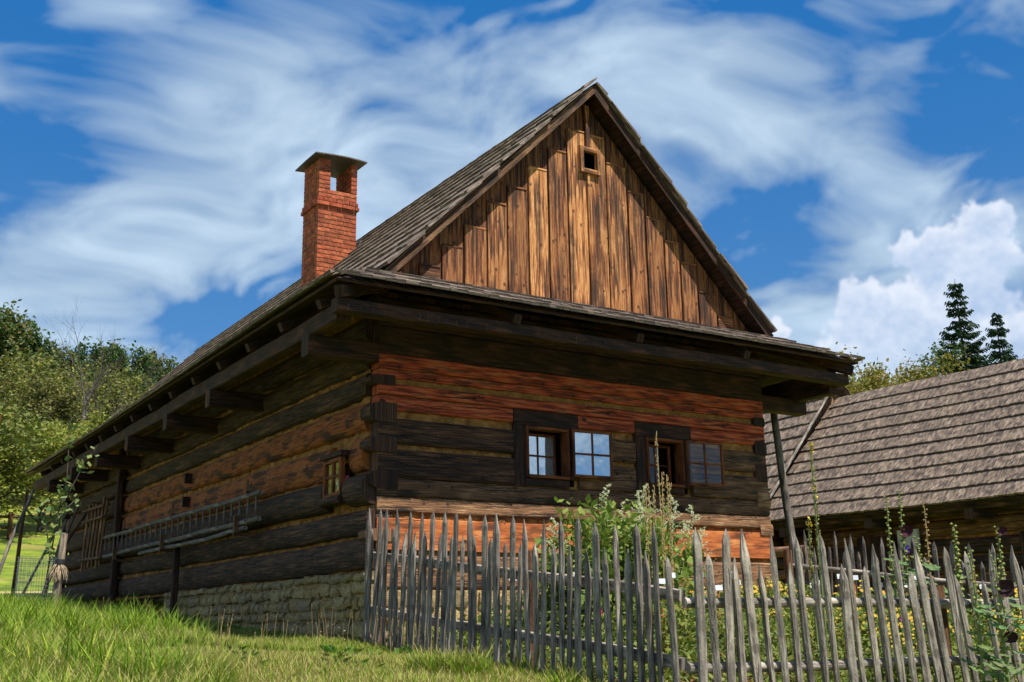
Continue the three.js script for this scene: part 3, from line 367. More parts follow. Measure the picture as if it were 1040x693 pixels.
// ------------------------------------------------------------------ the cottage roof
{
  const r = rng(21), roof = part('roof', cottage), slab = new MB();
  const slope = (RIDGE - KY) / (RX - KX), sl = Math.hypot(1, slope);
  const shGeo = []; for (let k = 0; k < 6; k++) { const b = new MB(); b.slab([0, 0, 0], [1, 0, 0], [0, 1, 0], [0, 0, 1], 1, 1, 1, 0.35, null, k * 0.31, k * 0.47); const g = b.geo(); const u = g.attributes.uv; for (let i = 0; i < u.count; i++) u.setXY(i, u.getX(i) * 0.6, u.getY(i) * 0.14); shGeo.push(g); }
  function single(parent, o, e, s, n, w, l, t) { const m = mesh('shingle', shGeo[Math.floor(r() * 6)], shingleMats[Math.floor(r() * 5)], parent); const mm = new THREE.Matrix4().makeBasis(new THREE.Vector3(...e).multiplyScalar(w), new THREE.Vector3(...s).multiplyScalar(l), new THREE.Vector3(...n).multiplyScalar(t)); mm.setPosition(...o); m.matrix.copy(mm); mm.decompose(m.position, m.quaternion, m.scale); }
  const tones = [[0.84, 0.75, 0.7], [0.78, 0.69, 0.65], [0.9, 0.81, 0.76], [0.82, 0.74, 0.67], [0.72, 0.65, 0.61]];
  // lay courses on a slope: O = eave start, e along the eave, s up the slope; len along, run up the slope; near(i, row) says which stay single
  function courses(O, e, s, len, run, expo, width, near, sag = () => 0, trim = null, lim = null) {
    e = nrm(e); s = nrm(s); const n = nrm(cross(e, s)), nRow = Math.ceil(run / expo - 0.15);
    for (let row = 0; row < nRow; row++) {
      let a = trim ? 0 : -r() * 0.05; const b0 = row * expo;
      const lo = trim ? trim(b0)[0] : 0, hi = trim ? trim(b0)[1] : len; a += lo;
      while (a < hi - 0.02) {
        const w = Math.min(width * (0.65 + r() * 0.7), hi - a + 0.03), l = Math.min(expo * 1.75, run - b0 + 0.04, lim ? Math.max(0.06, lim(a + w * 0.5) - b0) : 9), lift = 0.012 + r() * 0.004, back = (r() - 0.5) * 0.012;
        const tilt = nrm(add(s, n, -0.035)), nn = nrm(cross(e, tilt)), o = add(add(add(O, e, a), s, b0 - 0.03 + back), n, lift + 0.03 + sag(a, b0));
        if (near(a, row)) single(roof, o, e, tilt, nn, w - 0.006, l, 0.03 + r() * 0.014); else { const c = tones[Math.floor(r() * 5)], k = 0.9 + r() * 0.2; slab.slab(o, e, tilt, nn, w - 0.004, l, 0.036 + r() * 0.006, 0.008, [c[0] * k, c[1] * k, c[2] * k], r() * 9, r() * 9); }
        a += w;
      }
    }
  }
  const back = -CL + 0.6, sagL = (a) => -0.05 * Math.sin(Math.min(1, a / 16) * Math.PI);
  // left slope above the kick, seen from the verge back
  const sL = nrm([1, slope, 0]), sR = nrm([-1, slope, 0]), run = RX * sl;
  // e x s must point up and out: on the left slope e = +z
  courses([KX, KY, -back], [0, 0, 1], sL, back + VERGE, run + 0.05, 0.375, 0.14, (a, row) => a > back + VERGE - 0.95);
  courses([2 * RX - KX, KY, VERGE], [0, 0, -1], sR, back + VERGE, run - 0.02, 0.375, 0.14, (a, row) => a < 0.16);
  // the kick along the long side and the skirt below the gable, meeting on the hip
  const kr = (KY - EAVE) / OV, kick = Math.hypot(OV, KY - EAVE), ks = OV / kick;
  courses([-OV, EAVE, -back], [0, 0, 1], nrm([1, kr, 0]), back + OV, kick, 0.36, 0.14, (a, row) => false, (a, b) => sagL(a), (b) => [0, back + OV - b * ks], (a) => (back + OV - a) / ks);
  courses([-OV, EAVE, OV], [1, 0, 0], nrm([0, kr, -1]), CW + 2 * OV, kick + 0.02, 0.36, 0.13, () => true, () => 0, (b) => [b * ks, CW + 2 * OV - b * ks], (a) => Math.min(a, CW + 2 * OV - a) / ks);
  courses([CW + OV, EAVE, OV], [0, 0, -1], nrm([-1, kr, 0]), back + OV, kick, 0.36, 0.14, () => false, () => 0, (b) => [b * ks, back + OV], (a) => a / ks);
  const st = mesh('shingles', slab.geo(), shingleMerged, roof); st.userData.kind = 'stuff';
  // boards under the shingles
  const deck = (name, P, mat) => { const b = new MB(), n = nrm(cross(sub(P[1], P[0]), sub(P[3], P[0]))), q = P.map((p) => add(p, n, -0.03)); const L = (a, c) => Math.hypot(...sub(c, a)); b.quad(P[0], P[1], P[2], P[3], null, [0, 0, L(P[0], P[1]), L(P[0], P[3])]); b.quad(q[3], q[2], q[1], q[0], null, [0, 0, L(P[0], P[1]), L(P[0], P[3])]); for (let k = 0; k < 4; k++) b.quad(q[k], q[(k + 1) % 4], P[(k + 1) % 4], P[k], null, [0, 0, L(P[k], P[(k + 1) % 4]), 0.03]); return mesh(name, b.geo(), mat, roof); };
  deck('roof_boards', [[KX, KY, -back], [KX, KY, VERGE - 0.03], [RX, RIDGE, VERGE - 0.03], [RX, RIDGE, -back]], M.dark);
  deck('roof_boards', [[2 * RX - KX, KY, VERGE - 0.03], [2 * RX - KX, KY, -back], [RX, RIDGE, -back], [RX, RIDGE, VERGE - 0.03]], M.dark);
  // eave boards: real boards side by side, seen from below
  const nB = 4; for (let k = 0; k < nB; k++) { const a = k / nB, b = (k + 0.96) / nB, P = (t) => -OV + t * OV * 1.0 + 0.03, Y = (t) => EAVE + (KY - EAVE) * t;
    deck('eave_board', [[P(a), Y(a), -back], [P(a), Y(a), -P(a)], [P(b), Y(b), -P(b)], [P(b), Y(b), -back]], k % 2 ? M.dark : M.dark);
    deck('eave_board', [[P(a), Y(a), -P(a)], [CW - P(a), Y(a), -P(a)], [CW - P(b), Y(b), -P(b)], [P(b), Y(b), -P(b)]], k % 2 ? M.dark : M.dark);
    deck('eave_board', [[CW - P(a), Y(a), -P(a)], [CW - P(a), Y(a), -back], [CW - P(b), Y(b), -back], [CW - P(b), Y(b), -P(b)]], M.dark); }
  // barge boards on the verge
  beam('barge_board', roof, M.tanDim, [KX - 0.02, KY - 0.075, VERGE - 0.045], [RX - 0.01, RIDGE - 0.075, VERGE - 0.045], roundRect(0.11, 0.028, 0.004, 1), { seg: 6, wob: 0.003, seed: 5 });
  beam('barge_board', roof, M.dark, [2 * RX + 0.02, KY - 0.075, VERGE - 0.045], [RX + 0.01, RIDGE - 0.075, VERGE - 0.045], roundRect(0.11, 0.028, 0.004, 1), { seg: 6, wob: 0.003, seed: 6 });
  // rafters' feet under the eaves, plates and the beams that carry them
  const py = 3.34, pw = 0.17;
  beam('eave_plate', cottage, M.dark, [-0.74, py, 0.68], [-0.74, py, -back + 0.2], roundRect(0.2, pw, 0.02, 2), { seg: 30, wob: 0.012, seed: 3 });
  beam('eave_plate', cottage, M.dark, [-0.9, py + 0.02, 0.78], [CW + 0.86, py + 0.02, 0.78], roundRect(0.15, pw, 0.02, 2), { seg: 16, wob: 0.01, seed: 4 });
  beam('eave_plate', cottage, M.dark, [CW + 0.74, py, 0.68], [CW + 0.74, py, -back + 0.2], roundRect(0.34, pw, 0.02, 2), { seg: 10, wob: 0.01, seed: 7 });
  [-0.1, -3.55, -5.6, -7.9, -10.1, -12.3, -14.6].forEach((z, k) => beam('bracket_beam', cottage, M.dark, [-0.86, 3.12, z], [0.3, 3.12, z], roundRect(0.24, 0.2, 0.03, 2), { seg: 5, wob: 0.01, seed: 30 + k, uo: k }));
  beam('bracket_beam', cottage, M.dark, [CW + 0.9, 3.1, -0.1], [CW - 0.5, 3.1, -0.1], roundRect(0.22, 0.2, 0.03, 2), { seg: 5, wob: 0.01, seed: 63 });
  for (let k = 0; k < 15; k++) { const z = 0.35 - k * 1.12; beam('rafter', cottage, M.dark, [-0.9, 3.49 - 0.02, z], [0.1, 3.94, z], roundRect(0.11, 0.1, 0.015, 1), { seg: 3, wob: 0.006, seed: 70 + k }); }
  for (const x of [1.3, 3.1, 4.9]) { const k = Math.round(x); beam('rafter', cottage, M.dark, [x, 3.49 - 0.02, 0.92], [x, 3.94, -0.05], roundRect(0.11, 0.1, 0.015, 1), { seg: 3, wob: 0.006, seed: 90 + k }); }
  for (const [x, s] of [[-0.9, 1], [CW + 0.9, -1]]) beam('hip_rafter', cottage, M.dark, [x, 3.47, 0.92], [x + s * 1.0, 3.94, -0.08], roundRect(0.13, 0.12, 0.015, 1), { seg: 3, wob: 0.006, seed: 99 + s });
  // chimney of bricks
  const ch = part('chimney', cottage), cx0 = 1.44, cx1 = 2.16, cz1 = -5.45, cz0 = -6.12, rowH = 0.0785, bL = 0.236;
  const brickGeo = [0, 1, 2].map((k) => { const g = timber(1, roundRect(1, 1, 0.06, 1), { seg: 1, wob: 0, smooth: false }); const p = g.attributes.position, u = g.attributes.uv; for (let i = 0; i < p.count; i++) u.setXY(i, (p.getX(i) + p.getZ(i) * 0.5) * 0.23 + k * 0.17, p.getY(i) * 0.065 + k * 0.29 + p.getZ(i) * 0.1); g.translate(-0.5, 0, 0); return g; });
  const lay = (x0, x1, z0, z1, y, off, skip = () => false) => {
    const t = 0.11; const put = (a, b, c, d, s) => { const m = mesh('brick', brickGeo[Math.floor(r() * 3)], M.bricks[Math.floor(r() * 5)], ch); m.position.set((a + b) / 2, y + rowH / 2, (c + d) / 2); const j = 0.006; if (s) { m.rotation.y = Math.PI / 2; m.scale.set(d - c - 0.013, rowH - 0.014, b - a + j * r()); } else m.scale.set(b - a - 0.013, rowH - 0.014, d - c + j * r()); };
    const rowX = (c, d, o) => { if (skip()) { put(x0, x0 + 0.22, c, d, false); put(x1 - 0.12, x1, c, d, false); return; } let a = x0; let first = o ? bL / 2 : bL; while (a < x1 - 0.02) { let b = Math.min(a + first, x1); if (x1 - b < 0.06) b = x1; put(a, b, c, d, false); a = b; first = bL; } };
    rowX(z1 - t, z1, off); rowX(z0, z0 + t, !off);
    for (const [a, b] of [[x0, x0 + t], [x1 - t, x1]]) { let c = z0 + t, first = off ? bL : bL / 2; while (c < z1 - t - 0.02) { let d = Math.min(c + first, z1 - t); if (z1 - t - d < 0.06) d = z1 - t; put(a, b, c, d, true); c = d; first = bL; } }
  };
  const y0 = 5.0, nCourse = 37; for (let k = 0; k < nCourse; k++) { const y = y0 + k * rowH; const cor = k === 26 ? 0.035 : k === 27 ? 0.02 : 0; const opening = k >= 30; lay(cx0 - cor, cx1 + cor, cz0 - cor, cz1 + cor, y, k % 2 === 1, () => opening); }
  const core = part('mortar', ch); const topY = y0 + nCourse * rowH;
  box('joint', core, M.joint, cx0 + 0.008, cx1 - 0.008, y0 - 0.4, y0 + 30 * rowH - 0.004, cz0 + 0.008, cz1 - 0.008); for (const [a, b] of [[cx0 + 0.008, cx0 + 0.1], [cx1 - 0.1, cx1 - 0.008]]) box('joint', core, M.joint, a, b, y0 + 30 * rowH, topY - 0.004, cz0 + 0.008, cz1 - 0.008);
  for (const z of [cz0 + 0.05, cz1 - 0.05]) box('joint', core, M.joint, cx0 + 0.1, cx0 + 0.22, y0 + 30 * rowH, topY - 0.004, z - 0.04, z + 0.04);
  { const g = new THREE.BoxGeometry(0.96, 0.022, 0.94, 12, 1, 4), p = g.attributes.position; for (let i = 0; i < p.count; i++) { const x = p.getX(i), z = p.getZ(i); p.setY(i, p.getY(i) - 0.12 * x * x * (x > 0 ? 1.2 : 0.5) - 0.02 * Math.abs(z) + 0.05 + 0.04 * x); } g.computeVertexNormals(); g.translate((cx0 + cx1) / 2, topY + 0.008, (cz0 + cz1) / 2); mesh('chimney_cap', g, M.metal, ch); }
  { const g = new THREE.BoxGeometry(0.02, 0.28, 0.5); g.rotateZ(-0.3); g.translate(cx1 + 0.03, KY + slope * cx1 + 0.1, cz1 - 0.2); mesh('flashing', g, M.metal, ch); }
}

// ------------------------------------------------------------------ the barn across the yard, a low range and a taller range behind it
{
  const r = rng(31), tones = [[0.74, 0.67, 0.57], [0.67, 0.6, 0.52], [0.82, 0.75, 0.65], [0.72, 0.66, 0.54], [0.6, 0.54, 0.47]];
  const range = (name, label, X0, X1, yE, yR, zA, zB, wallX, hole) => {
    const t = thing(name, label, 'barn'), run = Math.hypot(X1 - X0, yR - yE), b = new MB(), expo = run / 11;
    const lay = (O, e, s, len) => { e = nrm(e); s = nrm(s); const n = nrm(cross(e, s)); for (let row = 0; row < 11; row++) { let a = -r() * 0.06; const sagRow = (r() - 0.5) * 0.012; while (a < len) { const w = 0.055 + r() * 0.05, c = tones[Math.floor(r() * 5)], k = 0.88 + r() * 0.24, wave = 0.025 * Math.sin(a * 0.8 + 1) + 0.012 * (fbm(a * 0.9, row * 2.3, 2, 7) - 0.5); const tl = nrm(add(s, n, -0.035)), nn = nrm(cross(e, tl)); b.slab(add(add(add(O, e, a), s, row * expo - 0.02 + (r() - 0.5) * 0.02 + sagRow), n, 0.05 + wave), e, tl, nn, w - 0.005, Math.min(expo * 1.7, run - row * expo + 0.05), 0.044, 0.008, [c[0] * k, c[1] * k, c[2] * k], r() * 9, r() * 9); a += w; } } };
    lay([X0, yE, zA], [0, 0, 1], [X1 - X0, yR - yE, 0], zB - zA);
    const rf = part('roof', t); const st = mesh('shingles', b.geo(), shingleMerged, rf); st.userData.kind = 'stuff';
    const b2 = new MB(), far = 2 * X1 - X0; b2.quad([far, yE, zB], [far, yE, zA], [X1, yR, zA], [X1, yR, zB], [0.8, 0.75, 0.7], [0, 0, 12, 4.4]); b2.quad([X0, yE - 0.02, zA], [X0, yE - 0.02, zB], [X1, yR - 0.02, zB], [X1, yR - 0.02, zA], [0.5, 0.45, 0.4], [0, 0, 12, 4.4]); mesh('roof_boards', b2.geo(), shingleMerged, rf);
    const gapAt = (y) => hole && y + 0.3 > hole[2] && y < hole[3] - 0.1 ? [[zA + 0.15, hole[0]], [hole[1], zB - 0.3]] : [[zA + 0.15, zB - 0.3]];
    for (let k = 0; k < 8; k++) { const y = -0.6 + k * 0.37; if (y + 0.34 < yE + 0.35) for (const [p, q] of gapAt(y)) beam('log', t, k % 3 ? M.barn : M.tanDim, [wallX, y + 0.18, p], [wallX, y + 0.18, q], roundRect(0.33, 0.3, 0.09, 2), { seg: 14, wob: 0.02, seed: 200 + k, uo: r() * 9, vo: r() * 2 }); }
    const core = (p, q, y0, y1) => box('chinking', t, M.clay, wallX - 0.06, wallX + 0.06, y0, y1, p, q);
    if (hole) { core(zA + 0.2, hole[0], -0.6, yE + 0.3); core(hole[1], zB - 0.32, -0.6, yE + 0.3); core(hole[0], hole[1], -0.6, hole[2]); core(hole[0], hole[1], hole[3], yE + 0.3); } else core(zA + 0.2, zB - 0.32, -0.6, yE + 0.3);
    box('rear_wall', t, M.barn, far - 0.9, far - 0.7, -0.6, yE + 0.4, zA + 0.15, zB - 0.3); for (const z of [zA + 0.2, zB - 0.4]) box('end_wall', t, M.barn, wallX + 0.1, far - 0.9, -0.6, yE + 0.4, z, z + 0.1); return t;
  };
  const low = range('log_barn', 'low log barn with long grey shingle roof beyond the garden', 13.3, 16.42, 2.2, 5.42, -7.5, 5.5, 14.1, [-1.36, -0.74, 0.87, 1.62]);
  box('door', low, M.dark, 13.9, 13.93, -0.6, 1.75, -5.2, -4.2); const bw = part('window', low); { const g = new THREE.PlaneGeometry(0.6, 0.72); g.rotateY(-Math.PI / 2); g.translate(14.02, 1.25, -1.05); mesh('pane', g, M.glass, bw); } box('glazing_bar', bw, M.barn, 13.99, 14.01, 0.9, 1.6, -1.07, -1.03); for (const z of [-1.38, -0.78]) box('jamb', bw, M.barn, 13.9, 14.2, 0.87, 1.62, z, z + 0.06);
  for (let k = 0; k < 5; k++) beam('bracket_beam', low, M.barn, [13.35, 1.98, -6.8 + k * 2.4], [14.2, 1.98, -6.8 + k * 2.4], roundRect(0.2, 0.2, 0.03, 2), { seg: 2, seed: k });
  beam('eave_plate', low, M.barn, [13.5, 2.14, -7.4], [13.5, 2.14, 5.3], roundRect(0.16, 0.14, 0.02, 2), { seg: 8, wob: 0.01, seed: 8 });
  const tall = range('log_barn', 'taller shingled barn rising behind the cottage corner, white verge board on its roof', 13.2, 16.42, 2.32, 6.02, -15, -7.42, 14.0);
  beam('verge_board', tall, M.pale, [13.24, 2.4, -7.36], [16.42, 6.1, -7.36], roundRect(0.045, 0.04, 0.004, 1), { seg: 4, wob: 0.004, seed: 12 });
  { const sh = new THREE.Shape([[13.6, 0], [19.2, 0], [19.2, 2.6], [16.42, 5.85], [13.6, 2.6]].map((p) => new THREE.Vector2(...p))), g = new THREE.ExtrudeGeometry(sh, { depth: 0.03, bevelEnabled: false }); g.translate(0, 0, -7.72); mesh('gable_wall', g, M.tan, tall); for (let k = 0; k < 12; k++) { const x = 14.5 + k * 0.3, top = Math.min(5.8 - Math.abs(x + 0.14 - 16.42) * 1.16, 5.72); box('gable_board', tall, M.tan, x, x + 0.28, 2.6, top, -7.688, -7.66, k, k * 0.3); } }
  const brd = box('notice_board', scene, M.plaque, 13.8, 13.86, 1.45, 1.83, -4.05, -3.55); tag(brd, 'pale rectangular notice board hung on the low barn wall', 'board');
  { // split firewood stacked at the foot of the barn, behind the garden fence
    const p = thing('firewood_stack', 'small stack of dark split logs beside the barn, behind the fence', 'firewood'); for (let j = 0; j < 7; j++) for (let i = 0; i < 2; i++) beam('split_log', p, j % 2 ? M.barn : M.greyLog ?? M.tanDim, [12.6 + i * 0.2, -0.05 + 0.1 + j * 0.24, -6.9 + i * 0.1], [12.7 + i * 0.2, -0.05 + 0.1 + j * 0.24, -5.5 - i * 0.2], roundSec(0.12, 0.11, 7), { seg: 2, wob: 0.02, seed: j * 2 + i, uo: i + j }); }
}
// ------------------------------------------------------------------ the picket fences round the garden
const picketGeos = [];
for (let k = 0; k < 10; k++) { // split stakes: flattened section, hewn to a point; local y up from 0 to 1 m (stretched), width about 6 cm
  const q = rng(500 + k), b = new MB(), n = 7, sec = []; for (let j = 0; j < n; j++) { const a = j / n * 2 * Math.PI; sec.push([Math.cos(a) * 0.031 * (0.85 + q() * 0.3), Math.sin(a) * 0.018 * (0.8 + q() * 0.5)]); }
  const tip = 0.86 + q() * 0.08, lv = [0, 0.14, 0.3, 0.46, 0.62, 0.78, tip, tip + (1 - tip) * 0.5, 1.0], bend = (q() - 0.5) * 0.03, ph = q() * 9, tipx = (q() - 0.5) * 0.02, uo = q() * 4, vo = q() * 2;
  lv.forEach((y, i) => { const s = y < 0.8 ? 1 + (fbm(y * 4 + ph, k, 2, 3) - 0.5) * 0.3 : y <= tip ? 0.97 : y < 0.99 ? 0.5 + q() * 0.25 : 0.04 + q() * 0.14, cx = bend * Math.sin(y * 3.1 + ph) + (y > 0.9 ? tipx * (y - 0.9) * 10 : 0), cz = (fbm(y * 3 + ph, 4 + k, 2, 4) - 0.5) * 0.02; for (let j = 0; j <= n; j++) { const p = sec[j % n]; b.v([cx + p[0] * s, y, cz + p[1] * s], uo + y * 1.3, vo + j / n * 0.16); } });
  for (let i = 0; i < lv.length - 1; i++) for (let j = 0; j < n; j++) { const a = i * (n + 1) + j, c = a + n + 1; b.i.push(a, c, a + 1, a + 1, c, c + 1); }
  picketGeos.push(b.geo());
}
function fence(label, A, B, nPick, topA, topB, { lean = () => 0, seed = 1, short = 0.2, railA, railB, railSec, inward, posts = [], width = 1, mats = [0, 1, 2, 3, 4], skipTo = 0, railMat } = {}) {
  const r = rng(seed), f = thing('picket_fence', label, 'fence', 'picket fences round the cottage garden'), dx = B[0] - A[0], dz = B[1] - A[1], len = Math.hypot(dx, dz), turn = Math.atan2(-dz, dx);
  for (let i = 0; i < nPick; i++) {
    const t = (i + 0.5 + (r() - 0.5) * 0.24) / nPick, x = A[0] + dx * t, z = A[1] + dz * t, g = ground(x, z), top = lerp(topA, topB, t) - (i % 2 ? short : 0) + (r() - 0.5) * 0.04, bot = g - 0.03 - r() * 0.03, h = top - bot;
    const m = mesh('picket', picketGeos[Math.floor(r() * 10)], greyMats[mats[Math.floor(r() * mats.length)]], f);
    m.position.set(x, bot, z); m.scale.set(width * (0.72 + r() * 0.6), h, 0.9 + r() * 0.5); m.rotation.order = 'YXZ'; m.rotation.set((r() - 0.5) * 0.03, turn + (r() > 0.5 ? Math.PI : 0) + (r() - 0.5) * 0.5, 0); const ln = lean(t) + (r() - 0.5) * 0.025; m.rotation.z = Math.cos(m.rotation.y - turn) > 0 ? ln : -ln;
  }
  for (let k = 0; k < 2; k++) { const a = [A[0] + inward[0] * 0.055, railA[k], A[1] + inward[1] * 0.055], b = [B[0] + inward[0] * 0.055, railB[k], B[1] + inward[1] * 0.055]; beam('rail', f, railMat ?? greyMats[3], a, b, railSec, { seg: 20, wob: 0.014, seed: seed + k, uo: k * 3, rough: 0.12 }); }
  for (const t of posts) { const x = A[0] + dx * t + inward[0] * 0.15, z = A[1] + dz * t + inward[1] * 0.15, g = ground(x, z); beam('post', f, M.tanDim, [x, g - 0.1, z], [x, lerp(topA, topB, t) - 0.28, z], roundSec(0.06, 0.055, 8), { seg: 4, wob: 0.01, seed: seed + 9 }); }
  return f;
}
fence('grey picket fence run joining the cottage corner, its flank in shade', [-0.3, 0.30], [-0.3, 5.28], 42, 1.31, 0.73, { seed: 41, lean: (t) => lerp(-0.06, 0.0, t), railA: [0.82, 0.26], railB: [0.26, -0.19], railSec: roundRect(0.085, 0.05, 0.012, 2), inward: [1, 0], posts: [0.03, 0.6], mats: [0, 1, 2, 0, 4], width: 0.88 });
fence('sunlit grey picket fence along the garden front, pickets leaning over', [-0.25, 5.36], [4.6, 6.3], 44, 0.73, 0.46, { seed: 43, lean: (t) => lerp(0.0, 0.09, Math.min(1, t * 2)), railA: [0.215, -0.2], railB: [0.16, -0.26], railSec: roundSec(0.036, 0.036, 9), inward: [0, -1], posts: [0.46, 0.98], mats: [0, 3, 3, 0, 3], width: 0.98 });
fence('rear picket fence on the far side of the garden toward the barn', [6.1, 0.25], [6.25, 5.9], 46, 1.29, 0.55, { seed: 47, lean: () => 0.0, railA: [0.8, 0.25], railB: [0.1, -0.35], railSec: roundSec(0.034, 0.034, 8), inward: [-1, 0], posts: [0.02, 0.5], mats: [1, 2, 4] });

// ------------------------------------------------------------------ things along the long wall
{
  const r = rng(51);
  const ladder = thing('ladder', 'long grey wooden ladder hung sideways on the log wall', 'ladder');
  const X = -0.33, z0 = -2.75, z1 = -11.4; beam('rail', ladder, M.ladder, [X, 1.8, z0], [X, 1.8, z1], roundSec(0.036, 0.032, 8), { seg: 14, wob: 0.012, seed: 3 }); beam('rail', ladder, M.ladder, [X, 1.46, z0 - 0.05], [X, 1.44, z1 - 0.1], roundSec(0.036, 0.032, 8), { seg: 14, wob: 0.012, seed: 4 });
  for (let k = 0; k < 27; k++) { const z = z0 - 0.18 - k * 0.318; beam('rung', ladder, M.ladder, [X, 1.45, z + (r() - 0.5) * 0.05], [X, 1.8, z], roundSec(0.015, 0.015, 6), { seg: 2, wob: 0.004, seed: k }); }
  const pole = beam('wooden_pole', scene, M.ladder, [-0.33, 1.36, -3.3], [-0.33, 1.34, -8.6], roundSec(0.034, 0.03, 8), { seg: 10, wob: 0.02, seed: 9 }); tag(pole, 'bare wooden pole hung just under the ladder', 'pole');
  for (const z of [-3.55, -7.1, -10.2]) { box('ladder_peg', cottage, M.tanDim, -0.42, -0.1, 1.29, 1.335, z, z + 0.05); box('ladder_peg', cottage, M.tanDim, -0.42, -0.36, 1.335, 1.55, z, z + 0.05); box('ladder_peg', cottage, M.tan, -0.27, -0.06, 1.86, 1.9, z, z + 0.04); box('ladder_peg', cottage, M.tan, -0.27, -0.23, 1.9, 2.05, z, z + 0.04); }
  // hurdle of rough poles hung beyond the ladder
  const rack = thing('wooden_hurdle', 'small rack of pale rough slats hung past the ladder end', 'rack'); for (let k = 0; k < 6; k++) { const z = -11.35 - k * 0.3; beam('slat', rack, k % 2 ? M.tan : M.tanDim, [-0.36, 1.22 + r() * 0.1, z - 0.12], [-0.34, 2.5 + r() * 0.12, z + 0.1], roundSec(0.034, 0.026, 7), { seg: 5, wob: 0.02, seed: 60 + k, uo: k }); }
  for (const y of [1.42, 2.2, 2.42]) beam('cross_bar', rack, M.tanDim, [-0.4, y, -11.25], [-0.4, y + 0.03, -13.05], roundSec(0.03, 0.028, 7), { seg: 5, wob: 0.01, seed: y * 10 });
  beam('hanger', cottage, M.tanDim, [-0.05, 2.5, -11.9], [-0.5, 2.53, -11.9], roundSec(0.02, 0.02, 6), { seg: 1 });
  // poles leaning on the far end of the wall
  const lean = [[-1.0, -13.6, -0.2, -13.3, 2.6, 'bent brown pole leaning on the far log wall, beside the hurdle', 0.045], [-0.9, -14.2, -0.2, -14.5, 2.7, 'dark straight pole leaning on the far log wall', 0.035], [-1.2, -14.9, -0.25, -14.6, 2.9, 'thin grey pole leaning under the far eave', 0.03], [-1.7, -15.6, -0.9, -16.1, 3.2, 'long slanting pole leaning on the far eave end', 0.045], [-0.6, -15.4, -0.25, -15.5, 2.5, 'short dark stick standing against the far wall', 0.03], [-1.1, -16.3, -1.0, -16.2, 3.2, 'upright pole propping the far corner of the eave', 0.05]];
  for (const [xa, za, xb, zb, top, label, rad] of lean) tag(beam('leaning_pole', scene, r() > 0.5 ? M.tanDim : greyMats[4], [xa, ground(xa, za) - 0.03, za], [xb, top, zb], roundSec(rad, rad, 7), { seg: 8, wob: 0.03, seed: rad * 900, bow: label.startsWith('bent') ? 0.12 : 0.02, taper: 0.75 }), label, 'pole', 'poles leaning at the far end of the cottage');
  { const p = beam('leaning_pole', scene, greyMats[4], [7.02, ground(7, -0.5) - 0.04, -0.5], [6.88, 3.2, -0.58], roundSec(0.065, 0.065, 8), { seg: 12, wob: 0.03, seed: 77, taper: 0.8 }); tag(p, 'crooked pole standing under the eave at the cottage corner by the barn', 'pole'); }
  // the young tree with its stake and wire guard
  const sx = -2.12, sz = -6.0, gy = ground(sx, sz), stake = thing('tree_stake', 'pale round stake with a black band and frayed straw tie', 'stake'); const lean2 = [0.02, 0, 0.0];
  beam('post', stake, M.stake, [sx - 0.03, gy - 0.15, sz], [sx + 0.03, gy + 1.28, sz], roundSec(0.062, 0.06, 10), { seg: 6, wob: 0.006, seed: 5, taper: 0.86 });
  { const g = new THREE.CylinderGeometry(0.072, 0.072, 0.06, 12, 1, true); g.translate(sx + 0.01, gy + 0.88, sz); mesh('band', g, M.iron, stake); const b = new MB(); for (let k = 0; k < 70; k++) { const a = r() * 6.28, y = gy + 0.74 + r() * 0.1, l = 0.1 + r() * 0.1; b.tube([[sx + Math.cos(a) * 0.06, y, sz + Math.sin(a) * 0.06], [sx + Math.cos(a) * 0.1, y - l * 0.4, sz + Math.sin(a) * 0.1], [sx + Math.cos(a) * (0.11 + r() * 0.03), y - l, sz + Math.sin(a) * (0.11 + r() * 0.03)]], [0.006, 0.006, 0.003], 4); } mesh('straw_tie', b.geo(), M.straw, stake); }
  const guard = thing('wire_guard', 'round wire mesh guard around the young tree', 'wire guard'), gx = sx - 0.22, gz = sz - 0.3; { const b = new MB(), R = 0.3; for (let k = 0; k < 26; k++) { const a = k / 26 * 6.283; b.tube([[gx + Math.cos(a) * R, gy - 0.05, gz + Math.sin(a) * R], [gx + Math.cos(a) * R * 0.95, gy + 0.95, gz + Math.sin(a) * R * 0.95]], [0.003, 0.003], 4); } for (let j = 0; j < 17; j++) { const p = []; for (let k = 0; k <= 26; k++) { const a = k / 26 * 6.283; p.push([gx + Math.cos(a) * R, gy + 0.02 + j * 0.058, gz + Math.sin(a) * R]); } b.tube(p, p.map(() => 0.0028), 4); } mesh('mesh', b.geo(), M.wire, guard); }
  // far rail fence on the meadow
  const rf = thing('rail_fence', 'low rustic rail fence at the meadow edge', 'fence'); for (let k = 0; k < 4; k++) { const x = 1.25 - k * 1.6; beam('post', rf, M.tanDim, [x, ground(x, -33.4) - 0.1, -33.4], [x, ground(x, -33.4) + 1.0, -33.4], roundSec(0.09, 0.09, 7), { seg: 2 }); } for (const h of [0.4, 0.8]) beam('rail', rf, M.tanDim, [1.5, ground(1.5, -33.5) + h, -33.5], [-4, ground(-4, -33.5) + h, -33.5], roundSec(0.05, 0.05, 6), { seg: 6, wob: 0.02 });
